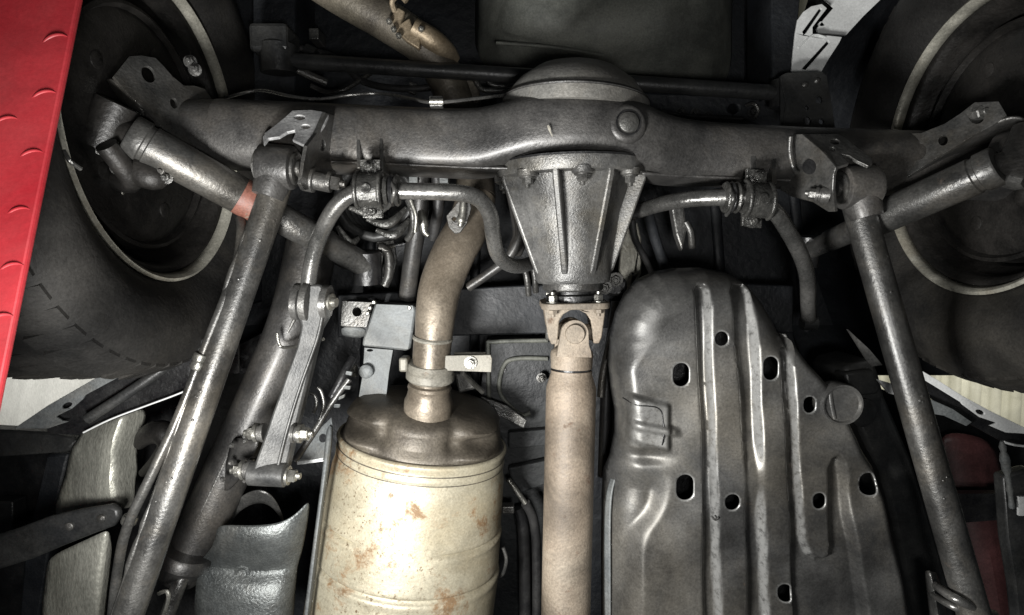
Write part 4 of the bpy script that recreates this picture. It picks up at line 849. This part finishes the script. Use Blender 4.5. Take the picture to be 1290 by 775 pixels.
MB().tube([P(864, 280, .88), P(870, 292, .88), P(872, 312, .89)], .005, 10, 4).build('hose', 'bracket_grey', hy, 60)
MB().tube([P(777, 380, .92), P(772, 420, .92), P(765, 470, .92), P(762, 540, .92), P(760, 600, .92)], .009, 12, 5).build('pipe', 'rubber_hose', hy, 60)
MB().box(P(775, 362, .88), Vector((.014, 0, 0)), Vector((0, .012, 0)), Vector((0, 0, .02))).build('clamp_block', 'grease_black', hy, 0, bevel=.004)
for x, y in ((762, 362), (776, 352)): MB().bolt(P(x, y, .86), Vector((-.2, .1, -1)), .007).build('bolt', 'dark_cast', hy)
tp_ = thing('tunnel_pipes', 'thin pipes in the shadow between muffler and drive shaft', 'pipes', P(660, 660, .98))
MB().tube([P(640, 604, .96), P(652, 620, .96), P(662, 634, .96)], .0045, 12, 3).build('bright_pipe_end', 'bolt_steel', tp_, 60)
MB().tube([P(662, 634, .96), P(672, 655, .97), P(676, 700, .98), P(676, 830, .98)], .008, 12, 5).build('pipe', 'rubber_hose', tp_, 60)
MB().tube([P(652, 640, .99), P(660, 680, .99), P(662, 830, .99)], .010, 12, 5).build('pipe', 'rubber_hose', tp_, 60)
MB().tube([P(634, 690, .88), P(638, 705, .88), P(634, 722, .885), P(628, 727, .89)], .0028, 8, 5).build('wire', 'bracket_grey', tp_, 60)

# ================================================================== LEFT BODY SIDE
wf = thing('wheel_arch_flange', 'light grey wheel arch flange with hole below the left tyre', 'flange', P(100, 495, .85))
zz = .80
MB().prism([P(*q, zz) for q in ((17, 540), (60, 511), (100, 488), (142, 464), (160, 458), (200, 449), (172, 463), (107, 498), (104, 503), (90, 515), (70, 525), (78, 530), (87, 531), (60, 540))], (0, 0, .003), [ell(84, 511, 7, 3.4, zz, rot=-.4)]).build('flange', 'silver_bracket', wf, 0, bevel=.0006)
MB().prism([P(*q, zz + .012) for q in ((56, 522), (84, 502), (106, 490), (172, 460), (205, 450), (262, 425), (300, 420), (300, 470), (262, 476), (230, 494), (180, 512), (125, 532), (100, 548), (60, 546))], (0, 0, .004)).build('liner', 'grease_black', wf, 0)
MB().tube([P(105, 545, .80), P(140, 528, .80), P(185, 511, .80), P(215, 500, .80), P(235, 492, .80)], .0012, 8, 4).build('liner_edge', 'white_flange', wf, 60)
MB().tube([P(110, 528, .795), P(160, 496, .80), P(205, 465, .81), P(225, 450, .82)], .007, 10, 5).build('liner_rib', 'black_paint', wf, 60)
lp = thing('inner_sill_panel', 'pale cream folded sill panel left of the left arm', 'body panel', P(130, 600, .84))
rows = [[(104, 540, .86), (130, 530, .845), (152, 526, .83), (168, 520, .85), (186, 512, .875)],
        [(94, 556, .86), (122, 552, .845), (143, 549, .828), (165, 548, .85), (182, 545, .875)],
        [(86, 570, .86), (116, 568, .845), (139, 566, .826), (160, 566, .85), (172, 566, .875)],
        [(82, 590, .86), (114, 588, .845), (141, 586, .826), (160, 587, .85), (175, 590, .875)],
        [(77, 608, .86), (110, 606, .845), (140, 605, .826), (158, 606, .85), (173, 608, .875)],
        [(72, 630, .86), (108, 628, .845), (143, 626, .826), (158, 626, .85), (170, 626, .875)],
        [(66, 660, .86), (108, 660, .845), (148, 642, .83), (158, 640, .85), (168, 640, .875)]]
random.seed(5); rows = [[(x + random.uniform(-2, 2), y, (z if k != 2 else z - .010) + random.uniform(-.004, .004)) for k, (x, y, z) in enumerate(r)] for r in rows]
sheet(rowsP(rows)).build('upper_panel', 'pale_sheet', lp, 60, sub=2, solid=.0015)
rows = [[(60, 702, .83), (95, 686, .815), (128, 671, .80), (139, 667, .802), (143, 690, .825)], [(57, 722, .83), (92, 712, .815), (124, 702, .80), (134, 698, .802), (140, 715, .825)], [(53, 750, .83), (88, 746, .815), (118, 742, .80), (129, 740, .802), (136, 748, .825)], [(48, 810, .83), (82, 810, .815), (110, 810, .80), (121, 810, .802), (130, 810, .825)]]
rows = [[(x + random.uniform(-1, 1), y, z + random.uniform(-.003, .003)) for k, (x, y, z) in enumerate(r)] for r in rows]
sheet(rowsP(rows)).build('lower_panel', 'pale_sheet', lp, 60, sub=2, solid=.0015)
bst = thing('black_stay', 'black strap stay with two rivets crossing the pale sill panel', 'stay', P(75, 670, .79))
MB().prism([P(*q, .785) for q in ((-20, 680), (20, 667), (60, 652), (100, 643), (138, 637), (148, 642), (150, 652), (142, 664), (120, 672), (75, 690), (40, 705), (-20, 724))], (0, 0, .012)).build('strap', 'black_paint', bst, 30, bevel=.004)
for x, y in ((88, 663), (128, 653)): MB().lathe(P(x, y, .785), Vector((0, 0, -1)), [(-.001, .006), (.002, .0055), (.004, .002)], 16).build('rivet', 'bracket_grey', bst, 40)
sil = thing('sill_rail', 'dark sill rail and posts behind the black stay at far left', 'sill', P(30, 600, .95))
MB().prism([P(*q, .93) for q in ((-30, 540), (60, 545), (100, 555), (85, 570), (-30, 578))], (0, 0, .03)).build('upper_bar', 'black_paint', sil, 30, bevel=.004)
MB().prism([P(*q, .95) for q in ((60, 572), (86, 572), (66, 660), (46, 790), (20, 830), (30, 700))], (0, 0, .03)).build('post', 'underseal', sil, 30, bevel=.004)
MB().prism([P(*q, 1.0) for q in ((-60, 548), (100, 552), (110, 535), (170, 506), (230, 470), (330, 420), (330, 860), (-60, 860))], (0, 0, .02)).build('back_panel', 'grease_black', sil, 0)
MB().prism([P(*q, .97) for q in ((-30, 632), (16, 632), (16, 690), (-30, 690))], (0, 0, .03)).build('block', 'black_paint', sil, 30, bevel=.003)
bt = MB().tube([P(176, 560, .86), P(186, 548, .84), P(205, 545, .83), P(214, 560, .83), P(200, 580, .84), P(180, 596, .86)], [.008, .014, .017, .016, .012, .006], 14, 5).build('rubber_stop', 'drum_black', None, 60)
tag(bt, 'dark rubber lump beside the pale sill panel and the cable', 'rubber stop')

# ================================================================== RIGHT BODY SIDE
rfz = .82
rfl = thing('right_arch_flange', 'white wheel arch flange with hole below the right tyre', 'flange', P(1220, 505, rfz))
MB().prism([P(*q, rfz) for q in ((1149.5, 460), (1180, 478), (1213, 499), (1250, 519), (1300, 543), (1300, 547), (1267, 545), (1247, 536.5), (1256, 533), (1235, 526), (1213, 510), (1211, 507), (1180, 488), (1152, 471))], (0, 0, .003), [ell(1235, 519.5, 6, 2.8, rfz, rot=.35)]).build('flange', 'white_flange', rfl, 0, bevel=.0006)
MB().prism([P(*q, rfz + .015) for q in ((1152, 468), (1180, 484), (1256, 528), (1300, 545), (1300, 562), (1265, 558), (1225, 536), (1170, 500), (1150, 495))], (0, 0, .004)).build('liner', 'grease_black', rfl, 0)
MB().prism([P(*q, rfz + .004) for q in ((1166, 500), (1200, 515), (1225, 532), (1218, 537), (1190, 524), (1166, 520))], (0, 0, .004)).build('inner_lip', 'silver_bracket', rfl, 0, bevel=.001)
MB().tube([P(1265, 557, rfz + .005), P(1280, 561, rfz + .005), P(1300, 563, rfz + .005)], .0018, 8, 3).build('edge', 'white_flange', rfl, 60)
MB().prism([P(*q, rfz + .01) for q in ((1068, 415), (1095, 440), (1112, 460), (1098, 462), (1090, 450))], (0, 0, .004)).build('liner_tip', 'bracket_grey', rfl, 0)
MB().prism([P(*q, rfz + .01) for q in ((1105, 478), (1126, 484), (1138, 500), (1120, 496)) ], (0, 0, .004)).build('white_tab', 'white_flange', rfl, 0)
rp = thing('red_sill_panel', 'dull red body sill panel right of the right arm', 'body panel', P(1250, 700, .9))
rows = [[(1180, 545, .99), (1215, 545, .975), (1255, 556, .985)], [(1188, 590, .985), (1225, 590, .965), (1268, 600, .98)], [(1195, 640, .98), (1235, 640, .955), (1280, 645, .97)], [(1205, 690, .97), (1245, 690, .94), (1288, 695, .96)], [(1215, 740, .965), (1256, 740, .93), (1296, 745, .95)], [(1230, 820, .96), (1268, 820, .925), (1306, 820, .945)]]
sheet(rowsP(rows)).build('sill', 'red_dull', rp, 60, sub=2, solid=.002)
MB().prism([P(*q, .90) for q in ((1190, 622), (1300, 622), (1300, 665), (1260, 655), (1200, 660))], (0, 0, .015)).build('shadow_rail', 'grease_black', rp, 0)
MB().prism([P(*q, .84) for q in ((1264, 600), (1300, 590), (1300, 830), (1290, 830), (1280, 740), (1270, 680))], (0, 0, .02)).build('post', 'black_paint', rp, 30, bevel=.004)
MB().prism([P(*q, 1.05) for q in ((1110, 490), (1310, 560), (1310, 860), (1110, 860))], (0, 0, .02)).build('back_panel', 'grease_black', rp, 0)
MB().tube([P(1262, 556, .80), P(1266, 580, .80), P(1271, 610, .80), P(1275, 640, .80)], [.003, .005, .004, .003], 10, 5, jit=.3).build('seam_sealer', 'silver_bracket', rp, 60)
MB().prism([P(*q, .80) for q in ((1284, 626), (1300, 626), (1300, 650), (1284, 650))], (0, 0, .004)).build('tab', 'white_flange', rp, 0)
rk = thing('right_chassis_rail', 'black right chassis rail between tank guard and right arm', 'chassis rail', P(1130, 620, .86))
MB().prism([P(*q, .85) for q in ((1060, 470), (1066, 460), (1100, 452), (1108, 470), (1116, 500), (1150, 580), (1175, 660), (1200, 745), (1215, 830), (1168, 830), (1150, 760), (1122, 640), (1110, 595), (1094, 566), (1084, 545), (1080, 520))], (0, 0, .09)).build('rail', 'black_paint', rk, 30, bevel=.008)
MB().lathe(P(1087, 520, .836), Vector((.1, 0, -1)), [(-.01, .020), (.002, .020), (.006, .014), (.006, .004)], 24).build('grommet', 'black_paint', rk, 40)
MB().prism([P(*q, .838) for q in ((1064, 470), (1100, 465), (1110, 490), (1106, 497), (1070, 500))], (0, 0, .03)).build('cap', 'black_paint', rk, 30, bevel=.004)

# ================================================================== clutter in the gaps
wl = thing('wiring_loom', 'black wiring loom with clips behind the left half of the axle', 'wiring', P(500, 95, 1.0))
MB().tube([P(372, 60, 1.0), P(420, 72, 1.0), P(460, 104, .99), P(520, 112, .98), P(580, 104, .98), P(640, 100, 1.0)], .0055, 10, 6).build('loom', 'rubber_hose', wl, 60)
MB().tube([P(392, 108, .98), P(412, 116, .98), P(436, 112, .98), P(470, 90, 1.0)], .004, 10, 6).build('loom', 'bracket_grey', wl, 60)
for x, y in ((430, 82), (520, 112), (600, 103)): MB().box(P(x, y, .985), Vector((.006, .002, 0)), Vector((-.002, .008, 0)), Vector((0, 0, .007))).build('clip', 'bracket_grey', wl, 0, bevel=.0015)
pb2 = thing('angle_bracket', 'bent steel angle bracket left of the differential dome', 'bracket', P(620, 108, .95))
MB().tube([P(597, 98, .95), P(606, 112, .95), P(622, 114, .95), P(650, 113, .95)], .004, 10, 5).build('rod', 'bracket_grey', pb2, 60)
MB().tube([P(612, 96, .96), P(620, 107, .96), P(648, 108, .96)], .003, 10, 5).build('rod', 'bracket_grey', pb2, 60)
MB().prism([P(*q, .97) for q in ((567, 96), (602, 100), (606, 132), (570, 130))], (0, 0, .02)).build('plate', 'heat_brown', pb2, 0, bevel=.004)
sp2 = thing('spring_seat_clips', 'shiny curved clip strips under the left stabilizer clamp', 'clips', P(480, 272, .82))
for (x0, y0, x1, y1, z) in ((440, 262, 492, 258, .80), (462, 276, 512, 262, .815), (474, 290, 516, 276, .83), (425, 285, 452, 300, .84)):
    MB().tube([P(x0, y0, z), P(lerp(x0, x1, .5) + 2, max(y0, y1) + 6, z), P(x1, y1, z + .01)], [.003, .0065, .003], 10, 6, flat=.5).build('strip', 'grease_metal', sp2, 60)
bk = thing('hose_bracket', 'small dark hose bracket between the coil spring and silver box', 'bracket', P(488, 335, .89))
MB().prism([P(*q, .895) for q in ((474, 304), (496, 302), (500, 330), (494, 352), (478, 350))], (0, 0, .006), [ell(488, 318, 3, 3, .895)]).build('plate', 'bracket_grey', bk, 0, bevel=.0015)
MB().tube([P(497, 310, .885), P(487, 312, .878), P(478, 309, .885)], .0028, 8, 5).build('lip', 'bolt_steel', bk, 60)
MB().tube([P(455, 322, .90), P(440, 330, .90), P(425, 322, .905), P(415, 300, .91)], .012, 12, 5).build('hose', 'rubber_hose', bk, 60)
for x, y in ((447, 325), (456, 332), (463, 324)): MB().bolt(P(x, y, .87), Vector((.1, .1, -1)), .004).build('bolt', 'grease_metal', bk)
tn = thing('tunnel_bracket', 'dark folded bracket between muffler neck and drive shaft', 'bracket', P(640, 480, 1.0))
MB().prism([P(*q, .985) for q in ((606, 500), (640, 512), (664, 530), (660, 540), (630, 525), (600, 512))], (0, 0, .006)).build('strap', 'bracket_grey', tn, 0, bevel=.0015)
MB().tube([P(582, 470, .90), P(595, 482, .92), P(608, 494, .94)], .004, 8, 4).build('rod', 'bolt_steel', tn, 60)
MB().prism([P(*q, .955) for q in ((572, 470), (590, 472), (600, 490), (578, 496))], (0, 0, .02)).build('gusset', 'dark_cast', tn, 0, bevel=.003)
MB().bolt(P(682, 476, 1.03), Vector((0, 0, -1)), .006).build('bolt', 'bracket_grey', tn)
MB().prism([P(*q, 1.02) for q in ((640, 590), (690, 580), (690, 610), (648, 625))], (0, 0, .02)).build('step', 'underseal_mid', tn, 0, bevel=.004)
MB().box(P(640, 640, .95), Vector((.010, 0, 0)), Vector((0, .006, 0)), Vector((0, 0, .01))).build('pipe_clip', 'bracket_grey', tn, 0, bevel=.002)
for x, y in ((307, 450), (304, 467)):
    o = MB().lathe(P(x, y, .842), Vector((-.3, 0, -1)), [(-.004, .0045), (.001, .0045), (.001, .003), (-.003, .0028)], 14).build('rail_hole_plug', 'grease_black', lf, 40)
dbr = thing('diff_side_pipes', 'dark pipes hanging between differential nose and exhaust pipe', 'pipes', P(665, 345, .9))
MB().tube([P(660, 335, .93), P(664, 352, .93), P(666, 372, .94)], .005, 10, 4).build('pipe', 'bracket_grey', dbr, 60)
MB().tube([P(670, 330, .93), P(674, 350, .93), P(675, 368, .94)], .005, 10, 4).build('pipe', 'bracket_grey', dbr, 60)
MB().tube([P(645, 230, .87), P(652, 262, .88), P(656, 296, .89), P(648, 318, .90)], .012, 12, 5).build('hose', 'axle_grime', dbr, 60)
